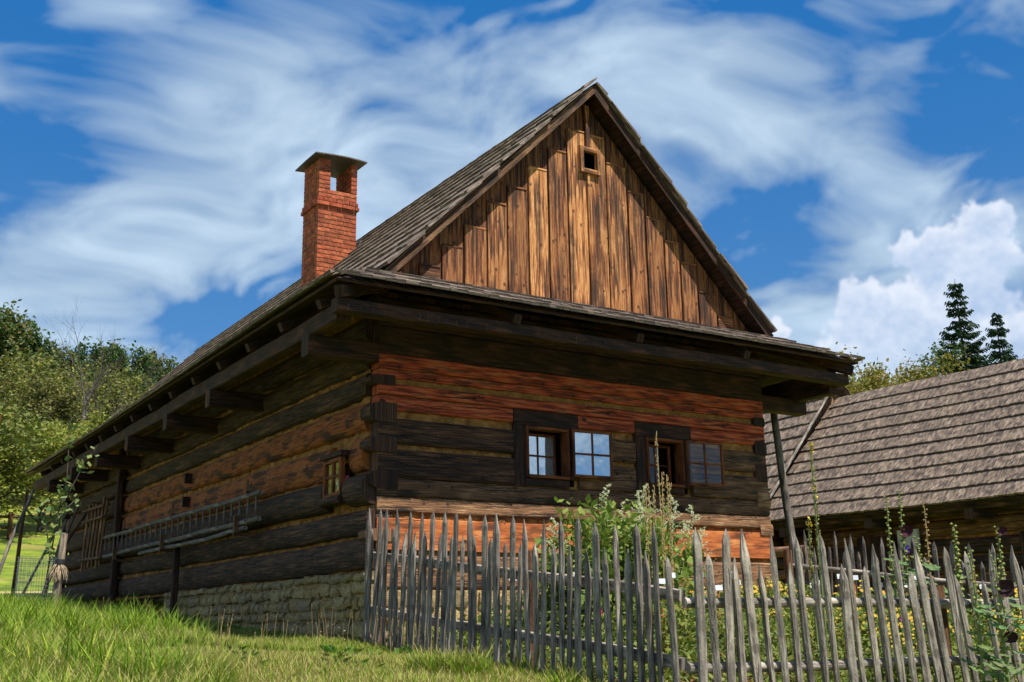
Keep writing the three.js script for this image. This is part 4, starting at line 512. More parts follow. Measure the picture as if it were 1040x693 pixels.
  for (const [z, c] of [[-0.76, [0.55, 0.04, 0.2]], [-0.95, [0.8, 0.8, 0.76]]]) { const t = thing('potted_flower', c[0] < 0.7 ? 'magenta flower behind the small window pane' : 'white flower behind the small window pane', 'flower'); const b = new MB(), q = rng(9 + c[0] * 10); for (let k = 0; k < 26; k++) { const p = [-0.08 + q() * 0.1, 1.66 + q() * 0.13, z + (q() - 0.5) * 0.14], s = 0.025; b.quad(add(p, [0, -s, -s]), add(p, [0.01, -s, s]), add(p, [0, s, s]), add(p, [0.01, s, -s]), c); } mesh('blossom', b.geo(), M.petal, t); const g = new THREE.CylinderGeometry(0.05, 0.04, 0.09, 10); g.translate(-0.02, 1.595, z); mesh('pot', g, M.bricks[1], t); const g2 = new THREE.CylinderGeometry(0.006, 0.006, 0.08, 5); g2.translate(-0.02, 1.66, z); mesh('stem', g2, M.stem, t); }
}

// ------------------------------------------------------------------ trees
const UPV = [0, 1, 0];
function jit(r, d, k) { return nrm([d[0] + (r() - 0.5) * 2 * k, d[1] + (r() - 0.5) * 2 * k, d[2] + (r() - 0.5) * 2 * k]); }
function leafQuad(b, p, s, r, col, lenK = 1.5, up = 0.4) { // one pointed leaf (or leaf spray) of two faces folded along the middle
  const d = nrm([r() - 0.5, (r() - 0.5) + up * 0, r() - 0.5]), n = nrm([r() - 0.5, r() * 0.8 + up, r() - 0.5]), e = nrm(cross(d, n)), l = s * lenK;
  const k = b.count; b.v(p, 0, 0, col); b.v(add(add(p, d, l * 0.5), e, s * 0.5), 0, 1, col); b.v(add(p, d, l), 1, 1, col); b.v(add(add(p, d, l * 0.5), e, -s * 0.5), 1, 0, col); b.i.push(k, k + 1, k + 2, k, k + 2, k + 3);
}
function growTree({ seed, h, trunk, levels = 3, first = 0.25, kids = [9, 6, 5], spread = 0.9, lenK = 0.55, leaf = 0.2, leaves = 14, cols, up = 0.25, dens = 1, droop = 0, trunkBend = 0.12, scat = 0.5 }) {
  const r = rng(seed), W = new MB(), L = new MB();
  const limb = (p, d, len, rad, lv) => {
    const n = lv === 0 ? 7 : lv === 1 ? 5 : 3, pts = [p], rs = [rad]; let q = p, dd = d;
    for (let i = 1; i <= n; i++) { dd = nrm(add(jit(r, dd, lv === 0 ? trunkBend : 0.25), [0, lv === 0 ? 0.1 : up - droop * i / n, 0])); q = add(q, dd, len / n); pts.push(q); rs.push(rad * (1 - i / n * (lv === 0 ? 0.88 : 0.8))); }
    W.tube(pts, rs, lv === 0 ? 7 : lv === 1 ? 5 : 3, null, r() * 5);
    if (lv < levels) { const m = Math.round(kids[lv] * (0.8 + r() * 0.4)); for (let k = 0; k < m; k++) { const t = lv === 0 ? first + (1 - first) * Math.pow((k + r()) / m, 0.9) : 0.25 + 0.75 * (k + r()) / m, i = Math.min(n - 1, Math.floor(t * n)), f = t * n - i, b = add(pts[i], sub(pts[i + 1], pts[i]), f), ax = nrm(sub(pts[i + 1], pts[i])), a = r() * 6.283 + k * 2.4; let s = nrm(cross(ax, [0.3, 0.1, 0.9])); const c = cross(ax, s); s = add([s[0] * Math.cos(a), s[1] * Math.cos(a), s[2] * Math.cos(a)], c, Math.sin(a)); const nd = nrm(add(ax, s, spread * (0.7 + r() * 0.8))); limb(b, nd, len * lenK * (lv === 0 ? 1.1 - 0.55 * t : 0.7 + r() * 0.5), rs[i] * 0.62, lv + 1); } }
    if (lv >= levels - 1 && leaves) { const m = Math.round(leaves * dens * (lv === levels ? 1 : 0.6) * (0.5 + r())); for (let k = 0; k < m; k++) { const i = Math.floor(r() * n), b = add(pts[i], sub(pts[i + 1], pts[i]), r()); const c = cols[Math.floor(r() * cols.length)], v = 0.75 + r() * 0.5; leafQuad(L, add(b, [(r() - 0.5), (r() - 0.5), (r() - 0.5)], scat), leaf * (0.6 + r() * 0.8), r, [c[0] * v, c[1] * v, c[2] * v]); } }
  };
  limb([0, -0.3, 0], [0, 1, 0], h * 0.86, trunk, 0);
  let top = 0; const P = leaves ? L.p : W.p; for (let i = 1; i < P.length; i += 3) top = Math.max(top, P[i]);
  return { wood: W.geo(true), leaves: leaves ? L.geo() : null, h: top };
}
function tree(name, kind, label, x, z, h, turn, group, bark = M.bark, cat = 'tree', wide = 1, leafM = M.grass) {
  const t = thing(name, label, cat, group), s = h / kind.h; t.position.set(x, ground(x, z), z); t.rotation.y = turn; t.scale.set(s * wide, s, s * wide);
  mesh('trunk', kind.wood, bark, t); if (kind.leaves) mesh('crown', kind.leaves, leafM, t); return t;
}
{
  const dark = [[0.065, 0.13, 0.035], [0.085, 0.155, 0.04], [0.11, 0.18, 0.05], [0.05, 0.1, 0.03]], olive = [[0.165, 0.175, 0.04], [0.21, 0.21, 0.05], [0.125, 0.15, 0.032], [0.25, 0.21, 0.065], [0.1, 0.12, 0.03]], light = [[0.22, 0.27, 0.04], [0.28, 0.31, 0.045], [0.17, 0.23, 0.034], [0.36, 0.33, 0.07]], gold = [[0.28, 0.23, 0.035], [0.20, 0.2, 0.035], [0.14, 0.17, 0.03], [0.33, 0.25, 0.04]];
  const K = {
    d1: growTree({ seed: 61, h: 11, trunk: 0.22, leaf: 0.24, leaves: 16, cols: dark, kids: [13, 7, 5], first: 0.2, scat: 0.7 }), d2: growTree({ seed: 62, h: 11, trunk: 0.22, leaf: 0.24, leaves: 14, cols: dark.concat(olive), kids: [12, 7, 5], first: 0.2, spread: 0.75, scat: 0.7 }),
    o1: growTree({ seed: 63, h: 8, trunk: 0.16, leaf: 0.14, leaves: 11, cols: olive, kids: [15, 8, 5], first: 0.08, spread: 1.05, lenK: 0.6, scat: 0.6 }), o2: growTree({ seed: 64, h: 8, trunk: 0.16, leaf: 0.14, leaves: 10, cols: olive.concat(light), kids: [14, 8, 5], first: 0.1, spread: 1.0, lenK: 0.62, scat: 0.6, droop: 0.25 }),
    l1: growTree({ seed: 65, h: 5.5, trunk: 0.15, leaf: 0.12, leaves: 16, cols: light, kids: [15, 8, 5], first: 0.06, spread: 1.15, lenK: 0.62, scat: 0.5, droop: 0.3 }),
    bare: growTree({ seed: 68, h: 10, trunk: 0.17, leaves: 0, kids: [9, 6, 5], first: 0.42, spread: 0.75, lenK: 0.5, up: 0.2, trunkBend: 0.2 }),
    g1: growTree({ seed: 67, h: 9, trunk: 0.2, leaf: 0.1, leaves: 34, cols: gold, kids: [14, 7, 5], first: 0.2, spread: 0.9, scat: 0.6 }), dr: growTree({ seed: 69, h: 12, trunk: 0.24, leaf: 0.12, leaves: 28, cols: dark, kids: [14, 7, 5], first: 0.25, spread: 0.7, scat: 0.6 }),
  };
  const hill = 'trees on the wooded hillside behind the meadow';
  [[4.8, -76.2, 11.6], [5.2, -68.1, 11.9], [7.2, -71.9, 11.4], [10.9, -82.4, 10.6], [13.7, -87.0, 11.3], [15.4, -84.6, 11.2], [15.6, -76.4, 10.7], [18.4, -80.8, 11.0], [18.2, -73.6, 9.1], [22.5, -82.8, 8.5], [-2.5, -74, 11]].forEach(([x, z, h], i, all) => tree('broadleaf_tree', i % 2 ? K.d2 : K.d1, ORD[ranks(all)[i]] + ' from the left of the hilltop trees, ' + ['dark green', 'mixed green'][i % 2], x, z, h, i * 1.7, 'hilltop trees', M.bark));
  [[1.7, -46.4, 7.4], [3.8, -50.2, 8.4], [5.1, -47.9, 7.4], [8.5, -53.4, 8.1], [9.4, -49.1, 7.2], [12.9, -56.4, 7.2], [11.2, -60.5, 7.4], [6.6, -57.5, 8.4], [-0.8, -52, 8.2]].forEach(([x, z, h], i, all) => tree('scrub_tree', i % 2 ? K.o2 : K.o1, ORD[ranks(all)[i]] + ' from the left of the mid-slope trees, ' + ['dusty olive', 'yellowish olive'][i % 2], x, z, h, i * 2.3, 'olive trees halfway up the hillside', M.barkGrey, 'tree', 1.15));
  [[0.2, -34.6, 5.4], [2.8, -36.5, 4.8], [5.0, -40.4, 5.4], [7.4, -43.5, 5.0], [-1.4, -31.5, 4.6]].forEach(([x, z, h], i, all) => tree('orchard_tree', K.l1, 'light green spreading tree at the hill foot, ' + ORD[ranks(all)[i]] + ' from the left', x, z, h, i * 1.3, 'light green orchard trees', M.barkGrey, 'tree', 1.2));
  tree('bare_tree', K.bare, 'tall bare dead tree standing above the olive trees', 5.6, -43.7, 11.3, 0.4, null, M.barkGrey); tree('bare_tree', K.bare, 'smaller bare tree beside the cottage eave line', 15.1, -66.2, 10.8, 2.2, null, M.barkGrey);
  { const t = thing('old_tree', 'thick reddish trunk at the meadow edge', 'tree'); t.position.set(0.15, ground(0.15, -31.8), -31.8); const b = new MB(); b.tube([[0, -0.3, 0], [0.05, 1.5, 0], [-0.05, 3, 0.1], [0.1, 4.6, 0]], [0.3, 0.24, 0.2, 0.14], 9); mesh('trunk', b.geo(true), M.barkRed, t); const L = new MB(), q = rng(5); for (let k = 0; k < 900; k++) { const a = q() * 6.28, rr = 1.7 * Math.sqrt(q()); leafQuad(L, [Math.cos(a) * rr, 3.6 + q() * 1.6 - rr * 0.3, Math.sin(a) * rr], 0.14, q, [0.10 + q() * 0.05, 0.13 + q() * 0.04, 0.03]); } mesh('crown', L.geo(), M.leaf, t); }
  [[30.0, -18.2, 9.6], [32.5, -18.3, 10.6], [34.9, -18.8, 10.2]].forEach(([x, z, h], i) => tree('autumn_tree', K.g1, ['golden green tree just above the barn verge', 'tallest of the golden trees behind the barn ridge', 'golden tree in front of the dark spruces'][i], x, z, h, i * 2.1, 'golden trees behind the barn', M.bark, 'tree', 1.05));
  tree('broadleaf_tree', K.dr, 'dark green leafy tree left of the tall spruce', 39.8, -21.9, 12.3, 0.7, null, M.bark); tree('broadleaf_tree', K.dr, 'dark leafy treetop cut by the picture edge above the barn', 46.9, -20.2, 12.4, 2.7, null, M.bark);
  // spruces
  const spruce = (seed, h) => { const r = rng(seed), W = new MB(), L = new MB(); W.tube([[0, -0.3, 0], [0.03, h * 0.5, 0], [0, h, 0]], [h * 0.018, h * 0.01, 0.01], 7); const n = Math.round(h * 2.9);
    for (let k = 0; k < n; k++) { const t = 0.1 + 0.9 * (k + (r() - 0.5) * 0.7) / n, y = h * t, R = (h * 0.19 * Math.pow(1 - t, 0.85) + 0.12) * (0.8 + 0.4 * r()), m = 6 + Math.floor(r() * 2); for (let j = 0; j < m; j++) { const a = j / m * 6.283 + r() * 0.9 + k, len = R * (0.6 + r() * 0.75), dr = 0.05 + 0.35 * (1 - t) + r() * 0.15, d = [Math.cos(a), 0, Math.sin(a)], e = [-d[2], 0, d[0]]; const yj = (r() - 0.5) * 0.22, pt = (s) => [d[0] * len * s, y + yj - dr * len * s + 0.35 * len * s * s * (0.6 + 0.4 * t), d[2] * len * s]; W.tube([pt(0), pt(0.5), pt(1)], [0.02, 0.013, 0.004], 3);
      const ns = Math.max(3, Math.round(len / 0.14)); for (let i = 0; i <= ns; i++) { const s = 0.18 + 0.82 * i / ns, p = pt(s), tw = (0.3 * len * (1 - s) + 0.12) * (0.7 + r() * 0.5); for (const sd of [-1, 1]) { const q = add(add(p, e, sd * tw), [d[0] * tw * 0.6, -0.05 - r() * 0.1, d[2] * tw * 0.6]), c0 = [[0.026, 0.06, 0.028], [0.034, 0.074, 0.034], [0.02, 0.048, 0.026]][Math.floor(r() * 3)], w = 0.035 + r() * 0.03; L.quad(add(p, d, -w), add(p, d, w), add(q, [d[0] * w * 0.5, 0, d[2] * w * 0.5]), add(q, [0, -w * 1.3, 0]), c0); } if (r() > 0.3) { const c0 = [0.02, 0.05, 0.024]; L.quad(add(p, e, -0.06), add(p, e, 0.06), add(p, [d[0] * 0.1, -0.1 - r() * 0.1, d[2] * 0.1]), add(p, [0, -0.12, 0]), c0); } } } }
    return { wood: W.geo(true), leaves: L.geo(), h }; };
  const s1 = spruce(81, 15), s2 = spruce(82, 14);
  tree('spruce_tree', s1, 'tallest dark spruce rising behind the barn ridge', 42.4, -21.7, 15.3, 0.3, 'spruces behind the barn', M.bark, 'tree', 0.95, M.leafDense); tree('spruce_tree', s2, 'bluish spruce nearer the picture edge, right of the tallest', 45.0, -21.4, 13.9, 1.3, 'spruces behind the barn', M.bark, 'tree', 0.9, M.leafDense); tree('spruce_tree', s2, 'shorter spruce between the two tall spruces', 45.9, -23.6, 12.6, 2.8, 'spruces behind the barn', M.bark, 'tree', 1.05, M.leafDense);
  // the young apple tree in the wire guard
  const yt = thing('young_tree', 'young leafy apple tree rising above the pale stake', 'tree'); const q = rng(17), W = new MB(), L = new MB(), tx = -2.3, tz = -6.2, gy = ground(tx, tz);
  const st = [[tx, gy, tz], [tx + 0.08, gy + 0.9, tz], [tx + 0.14, gy + 1.6, tz + 0.02], [tx + 0.22, gy + 2.1, tz], [tx + 0.2, gy + 2.9, tz]]; W.tube(st, [0.016, 0.013, 0.011, 0.008, 0.003], 6); const br = [[st[2], [tx + 0.4, gy + 2.2, tz], [tx + 0.62, gy + 2.62, tz]], [st[1], [tx - 0.02, gy + 1.35, tz + 0.1], [tx - 0.1, gy + 1.75, tz + 0.1]], [st[2], [tx + 0.3, gy + 1.7, tz - 0.1], [tx + 0.42, gy + 1.8, tz - 0.1]]]; for (const b of br) W.tube(b, [0.009, 0.007, 0.003], 5);
  const alongs = [[st[2], st[3], 22], [st[3], st[4], 12], [st[1], st[2], 20], [br[0][0], br[0][1], 8], [br[0][1], br[0][2], 14], [br[1][0], br[1][1], 14], [br[1][1], br[1][2], 14], [br[2][0], br[2][2], 12]]; for (const [a, b, n] of alongs) for (let k = 0; k < n; k++) { const p = add(add(a, sub(b, a), q()), [q() - 0.5, q() - 0.5, q() - 0.5], 0.16); leafQuad(L, p, 0.06 + q() * 0.035, q, [0.14 + q() * 0.06, 0.21 + q() * 0.06, 0.05 + q() * 0.04], 1.6); } mesh('stem', W.geo(true), M.barkGrey, yt); mesh('leaves', L.geo(), M.leaf, yt);
}
// ------------------------------------------------------------------ the garden
{
  const r = rng(91);
  const beds = mesh('garden_bed', (() => { const b = new MB(), nx = 40, nz = 34; for (let j = 0; j <= nz; j++) for (let i = 0; i <= nx; i++) { const x = lerp(-0.15, 6.0, i / nx), z = lerp(0.35, 5.75, j / nz) + 0.0; b.v([x, ground(x, z) + 0.012 + fbm(x * 3, z * 3, 3, 4) * 0.03, z], x, z); } for (let j = 0; j < nz; j++) for (let i = 0; i < nx; i++) { const a = j * (nx + 1) + i, c = a + nx + 1; b.i.push(a, c, a + 1, a + 1, c, c + 1); } return b.geo(true); })(), M.soil); tag(beds, 'brown soil of the fenced cottage garden', 'ground', null, 'structure');
  // the big leafy shrub with feathery plumes under the window
  const sh = thing('flowering_shrub', 'large leafy shrub with pale feathery plumes below the cottage windows', 'shrub'), W = new MB(), L = new MB(), P = new MB(); const cx = 1.75, cz = 2.0;
  for (let k = 0; k < 84; k++) { const a = r() * 6.283, R = Math.sqrt(r()), x = cx + Math.cos(a) * R * 1.0, z = cz + Math.sin(a) * R * 0.7, x0 = cx + Math.cos(a) * R * 0.5, z0 = cz + Math.sin(a) * R * 0.35, g = ground(x0, z0), top = 1.2 - 0.42 * R * R + (r() - 0.5) * 0.2 - (x < 1.2 ? 0.25 : 0) , mid = [lerp(x0, x, 0.5), g + (top - g) * 0.5, lerp(z0, z, 0.5)]; W.tube([[x0, g, z0], mid, [x, top, z]], [0.012, 0.009, 0.004], 5);
    for (let j = 0; j < 60; j++) { const t = Math.pow(r(), 0.6), b = t < 0.5 ? add([x0, g, z0], sub(mid, [x0, g, z0]), t * 2) : add(mid, sub([x, top, z], mid), t * 2 - 1), c = [[0.17, 0.26, 0.035], [0.23, 0.32, 0.05], [0.13, 0.21, 0.03], [0.31, 0.36, 0.07]][Math.floor(r() * 4)]; leafQuad(L, add(b, [r() - 0.5, r() - 0.5, r() - 0.5], 0.32), 0.04 + r() * 0.042, r, c, 1.8); } }
  for (const [x, y, z] of [[1.75, 1.5, 1.9], [2.0, 1.42, 2.1], [2.25, 1.52, 1.9], [2.5, 1.42, 2.0], [2.65, 1.3, 2.2], [2.1, 1.36, 1.7], [2.4, 1.32, 2.2], [1.95, 1.28, 2.2], [2.75, 1.15, 2.0], [2.85, 1.05, 2.1], [1.0, 1.12, 2.0]]) { W.tube([[x - 0.05, 0.7, z], [x - 0.02, y - 0.25, z], [x, y, z]], [0.007, 0.005, 0.002], 4); for (let k = 0; k < 13; k++) { const t = k / 13, b = [x - 0.04 + 0.04 * t, lerp(y - 0.42, y, t), z], a = r() * 6.283, l = 0.17 * (1 - t) + 0.02, e = add(b, [Math.cos(a) * l, l * 0.55, Math.sin(a) * l]); W.tube([b, e], [0.003, 0.0015], 3); for (let j = 0; j < 30; j++) { const q = add(add(b, sub(e, b), r()), [r() - 0.5, r() - 0.5, r() - 0.5], 0.022), s = 0.002 + r() * 0.003; P.quad(add(q, [-s, -s, 0]), add(q, [s, -s, s]), add(q, [s, s, 0]), add(q, [-s, s, -s]), [0.36 + r() * 0.12, 0.4 + r() * 0.1, 0.2 + r() * 0.1]); } } }
  mesh('stems', W.geo(true), M.stem, sh); mesh('leaves', L.geo(), M.grass, sh); mesh('plumes', P.geo(), M.petal, sh);
  // dry mullein spikes before the second window
  [[1.6, 1.88, 2.9, 1], [1.66, 1.5, 2.9, 0], [1.47, 1.38, 2.9, 1], [1.54, 1.36, 2.9, 0], [1.42, 1.31, 2.9, 1], [1.71, 1.48, 2.9, 1], [1.75, 1.39, 2.9, 0]].forEach(([x, y, z, s], k, all) => { const t = thing('dry_spike', 'thin dry golden seed spike before the cottage, ' + ORD[ranks(all.map((a) => [a[0], a[2]]))[k]] + ' from the left', 'plant', 'dry seed spikes before the cottage window'); if (!k) t.userData.label = 'tallest dry golden seed spike, reaching the second window'; const g = ground(x, z), b = new MB(), bx = x + (s ? 0.02 : -0.03); b.tube([[x, g, z], [bx, lerp(g, y, 0.5), z], [x + (r() - 0.5) * 0.06, y, z]], [0.006, 0.005, 0.003], 5); const pb = new MB(); for (let j = 0; j < 90; j++) { const q = 0.42 + 0.58 * r(), p = [lerp(bx, x, (q - 0.5) * 2) + (r() - 0.5) * 0.026, lerp(g, y, q), z + (r() - 0.5) * 0.026]; pb.tube([p, add(p, [0, 0.018, 0])], [0.0062, 0.003], 4); } mesh('stem', b.geo(true), M.dry, t); mesh('seed_heads', pb.geo(), M.dry, t); });
  // hollyhocks and mullein: [x, z, top, flowers [height, colour]]
  const wine = [0.05, 0.003, 0.012], yellow = [0.75, 0.5, 0.02];
  const leafBig = (b, p, s, rr) => { const a0 = rr() * 6.28, tilt = [0.3 * (rr() - 0.5), 1, 0.3 * (rr() - 0.5) + 0.35], n = nrm(tilt), e1 = nrm(cross(n, [Math.cos(a0), 0.2, Math.sin(a0)])), e2 = cross(n, e1), k = b.count, c = [0.12 + rr() * 0.06, 0.2 + rr() * 0.06, 0.06 + rr() * 0.04]; b.v(p, 0, 0, c); const m = 15; for (let i = 0; i <= m; i++) { const a = i / m * 6.283 * 0.94, R = s * (0.8 + 0.28 * Math.cos(a * 5.3)) ; b.v(add(add(add(p, e1, Math.cos(a) * R), e2, Math.sin(a) * R), n, 0.15 * s * Math.cos(a * 5.3) - 0.1 * s), i / m, 1, c); if (i) b.i.push(k, k + i, k + i + 1); } };
  const flower = (b, p, s, col, rr) => { const f = nrm(sub([-5.4, 0.5, 11], p)), e1 = nrm(cross(f, UPV)), e2 = cross(e1, f), d = jit(rr, f, 0.35); for (let k = 0; k < 5; k++) { const a = k / 5 * 6.283 + rr() * 0.4, u = add([e1[0] * Math.cos(a), e1[1] * Math.cos(a), e1[2] * Math.cos(a)], e2, Math.sin(a)), w = nrm(cross(u, f)), c = [col[0] * (0.8 + rr() * 0.5), col[1], col[2] * (0.8 + rr() * 0.5)]; b.quad(add(p, d, 0), add(add(add(p, u, s * 0.7), w, s * 0.62), d, s * 0.3), add(add(p, u, s), d, s * 0.45), add(add(add(p, u, s * 0.7), w, -s * 0.62), d, s * 0.3), c); } };
  const holly = [
    [4.41, 3.3, 1.34, [], 'green hollyhock spike of buds left of the wine-red bloom', 0.02], [4.65, 3.3, 1.41, [[0.99, wine, 0.066]], 'tall hollyhock with one wine-red bloom below its tip', 0.02], [5.02, 3.3, 1.34, [], 'dry brown seeding hollyhock spike before the barn wall', 0.018, true], [5.52, 3.3, 1.08, [], 'pale green hollyhock spike with fat buds near the barn window', 0.028], [5.85, 3.6, 1.04, [[1.0, wine, 0.05]], 'hollyhock with a small dark red bloom at its tip', 0.022], [4.8, 3.35, 0.92, [], 'short leafy hollyhock between the tall spikes', 0.02],
    [1.83, 6.27, 0.5, [[0.27, [0.025, 0.002, 0.006], 0.05], [0.3, [0.025, 0.002, 0.006], 0.046], [-0.05, [0.025, 0.002, 0.006], 0.042]], 'nearest hollyhock with near-black blooms growing over the front fence', 0.016], [1.7, 6.16, 0.56, [], 'hollyhock with broad lobed leaves standing outside the front fence', 0.016],
  ];
  holly.forEach(([x, z, top, fl, label, bud, dry], k) => { const t = thing('hollyhock', label, 'flower', 'hollyhocks in the garden'), g = ground(x, z), S = new MB(), B = new MB(), Lf = new MB(), lean = (r() - 0.5) * 0.1, at = (y) => [x + lean * (y - g) * 0.3 + 0.012 * Math.sin(y * 5 + k), y, z]; const ys = [0, 0.25, 0.5, 0.75, 1].map((q) => lerp(g, top, q)); S.tube(ys.map(at), [0.014, 0.012, 0.01, 0.008, 0.004], 6);
    for (let j = 0; j < 34; j++) { const y = lerp(lerp(g, top, 0.45), top, j / 33), p = add(at(y), [Math.cos(j * 2.4) * 0.022, 0, Math.sin(j * 2.4) * 0.022]), s = bud * (1.15 - 0.5 * j / 33), c = dry ? [0.3, 0.2, 0.08] : [0.2 + r() * 0.08, 0.24 + r() * 0.05, 0.07]; B.tube([p, add(p, [0, s * 0.8, 0]), add(p, [0, s * 1.8, 0])], [s * 0.35, s, s * 0.2], 6, c); }
    const nl = k >= 6 ? 26 : 18, sz = k >= 6 ? 0.07 : 0.085; for (let j = 0; j < nl; j++) { const y = lerp(g + 0.05, lerp(g, top, k >= 6 ? 0.75 : 0.6), r()), a = r() * 6.283, l = k >= 6 ? 0.06 + r() * 0.12 : 0.08 + r() * 0.1, p = add(at(y), [Math.cos(a) * l, 0.06, Math.sin(a) * l]); S.tube([at(y - 0.03), p], [0.004, 0.003], 4); leafBig(Lf, p, sz * (0.6 + r() * 0.7), r); }
    mesh('stem', S.geo(true), dry ? M.dry : M.stem, t); mesh('buds', B.geo(), M.leafDense, t); mesh('leaves', Lf.geo(), M.leaf, t); for (const [y, c, s] of fl) { const F = new MB(); for (let j = 0; j < 2; j++) flower(F, add(at(y), [0.02 + j * 0.012, j * 0.004, 0.04 + j * 0.008]), s, c, r); mesh('bloom', F.geo(), M.petalThick, t); } });
  // mullein with yellow flowers by the cottage corner
  [[2.55, 4.0, 1.7, 'tall thin mullein spike with yellow flowers at its tip, before the crooked pole'], [2.38, 4.05, 0.98, 'short mullein spike with a yellow tip beside the tall one']].forEach(([x, z, top, label]) => { const t = thing('mullein', label, 'flower', 'mulleins in the garden'), g = ground(x, z), S = new MB(), F = new MB(); S.tube([[x, g, z], [x - 0.01, lerp(g, top, 0.5), z], [x, top, z]], [0.012, 0.01, 0.006], 6); for (let j = 0; j < 130; j++) { const y = lerp(lerp(g, top, 0.4), top, r()), a = r() * 6.28, p = [x + Math.cos(a) * 0.014, y, z + Math.sin(a) * 0.014]; F.tube([p, add(p, [Math.cos(a) * 0.01, 0.012, Math.sin(a) * 0.01])], [0.008, 0.004], 4, [0.3, 0.28, 0.07]); } for (let j = 0; j < 16; j++) { const y = top - r() * 0.1 - (j > 9 ? 0.42 : 0); leafQuad(F, [x + (r() - 0.5) * 0.03, y, z + 0.02], 0.022, r, yellow); } mesh('stem', S.geo(true), M.stem, t); mesh('flower_spike', F.geo(), M.petal, t); });
  // name tags on sticks in the beds
  const tags = [[0.1, 2.6, 0.4], [0.6, 2.9, 0.42], [1.42, 3.1, 0.36], [1.62, 3.0, 0.42], [2.02, 3.2, 0.3], [2.15, 2.8, 0.44], [2.45, 3.0, 0.36], [2.7, 2.7, 0.46], [3.3, 3.2, 0.33], [3.45, 3.1, 0.36], [3.7, 3.2, 0.42], [4.15, 3.0, 0.42], [4.35, 3.15, 0.34], [4.85, 3.1, 0.34], [5.1, 3.05, 0.42], [5.75, 3.4, 0.32]];
  const tagRank = ranks(tags); tags.forEach(([x, z, top], k) => { const t = thing('plant_tag', 'small white plant tag on a stick, ' + ORD[tagRank[k]] + ' from the left in the garden', 'plant tag', 'white plant tags in the garden'); const g = ground(x, z); box('stick', t, M.stick, x - 0.011, x + 0.011, g - 0.05, top + 0.06, z - 0.006, z + 0.006); const gb = new THREE.BoxGeometry(0.07, 0.05, 0.004); gb.rotateX(-0.25); gb.rotateY(-0.5 + (r() - 0.5) * 0.5); gb.translate(x, top + 0.09, z + 0.012); mesh('plate', gb, M.tag, t); });
  // leaf mass of the beds and its yellow blossom: nobody could count it
  const LB = new MB(); for (let i = 0; i < 42000; i++) { const x = -0.05 + r() * 6.0, z = 0.5 + r() * (4.7 + x * 0.16), g = ground(x, z), n = fbm(x * 0.9 + 3, z * 0.9, 3, 33), near = sstep(0.4, 1.3, x), h = (0.15 + 0.75 * n) * (0.45 + 0.55 * near) * (z > 4.6 ? 0.75 : 1); const y = g + h * Math.pow(r(), 0.7); const c = [[0.14, 0.2, 0.025], [0.19, 0.25, 0.035], [0.1, 0.16, 0.022], [0.26, 0.28, 0.055]][Math.floor(r() * 4)]; if (n < 0.34 && r() < 0.6) continue; leafQuad(LB, [x, y, z], 0.018 + r() * 0.026, r, c, 2.2, 0.2); }
  tag(mesh('garden_leaves', LB.geo(), M.grass), 'dense green foliage filling the garden beds behind the fence', 'foliage', null, 'stuff');
  const YB = new MB(); for (let i = 0; i < 1900; i++) { const cl = Math.floor(r() * 46), q = rng(1000 + cl), x0 = 2.4 + q() * 3.5, z0 = 1.6 + q() * 3.2, g = ground(x0, z0), h = 0.3 + q() * 0.4, x = x0 + (r() - 0.5) * 0.3, z = z0 + (r() - 0.5) * 0.3, s = 0.006 + r() * 0.008, p = [x, g + h + (r() - 0.6) * 0.35, z]; YB.quad(add(p, [-s, -s, 0]), add(p, [s, -s * 0.5, s]), add(p, [s, s, 0]), add(p, [-s, s * 0.5, -s]), [0.5 + r() * 0.15, 0.32 + r() * 0.12, 0.015]); }
  tag(mesh('yellow_blossom', YB.geo(), M.petal), 'mass of small yellow blossom in the garden beds', 'flowers', null, 'stuff');
  [[2.83, 4.63, 0.07, [0.6, 0.02, 0.42], 'bright magenta flower behind the front fence'], [1.5, 3.3, 0.25, [0.7, 0.1, 0.2], 'small pink flower below the leafy shrub'], [0.75, 3.0, 0.2, [0.7, 0.08, 0.16], 'small red-pink flower near the fence rail'], [4.9, 3.1, 0.82, [0.22, 0.08, 0.5], 'small violet flower at the top of the bed']].forEach(([x, z, y, c, label]) => { const t = thing('garden_flower', label, 'flower'), S = new MB(), F = new MB(), g = ground(x, z); S.tube([[x, g, z], [x, y, z]], [0.004, 0.003], 5); for (let k = 0; k < 7; k++) flower(F, [x + (r() - 0.5) * 0.05, y + (r() - 0.5) * 0.07, z + r() * 0.03], 0.022, c, r); mesh('stem', S.geo(true), M.stem, t); mesh('petals', F.geo(), M.petal, t); });
}
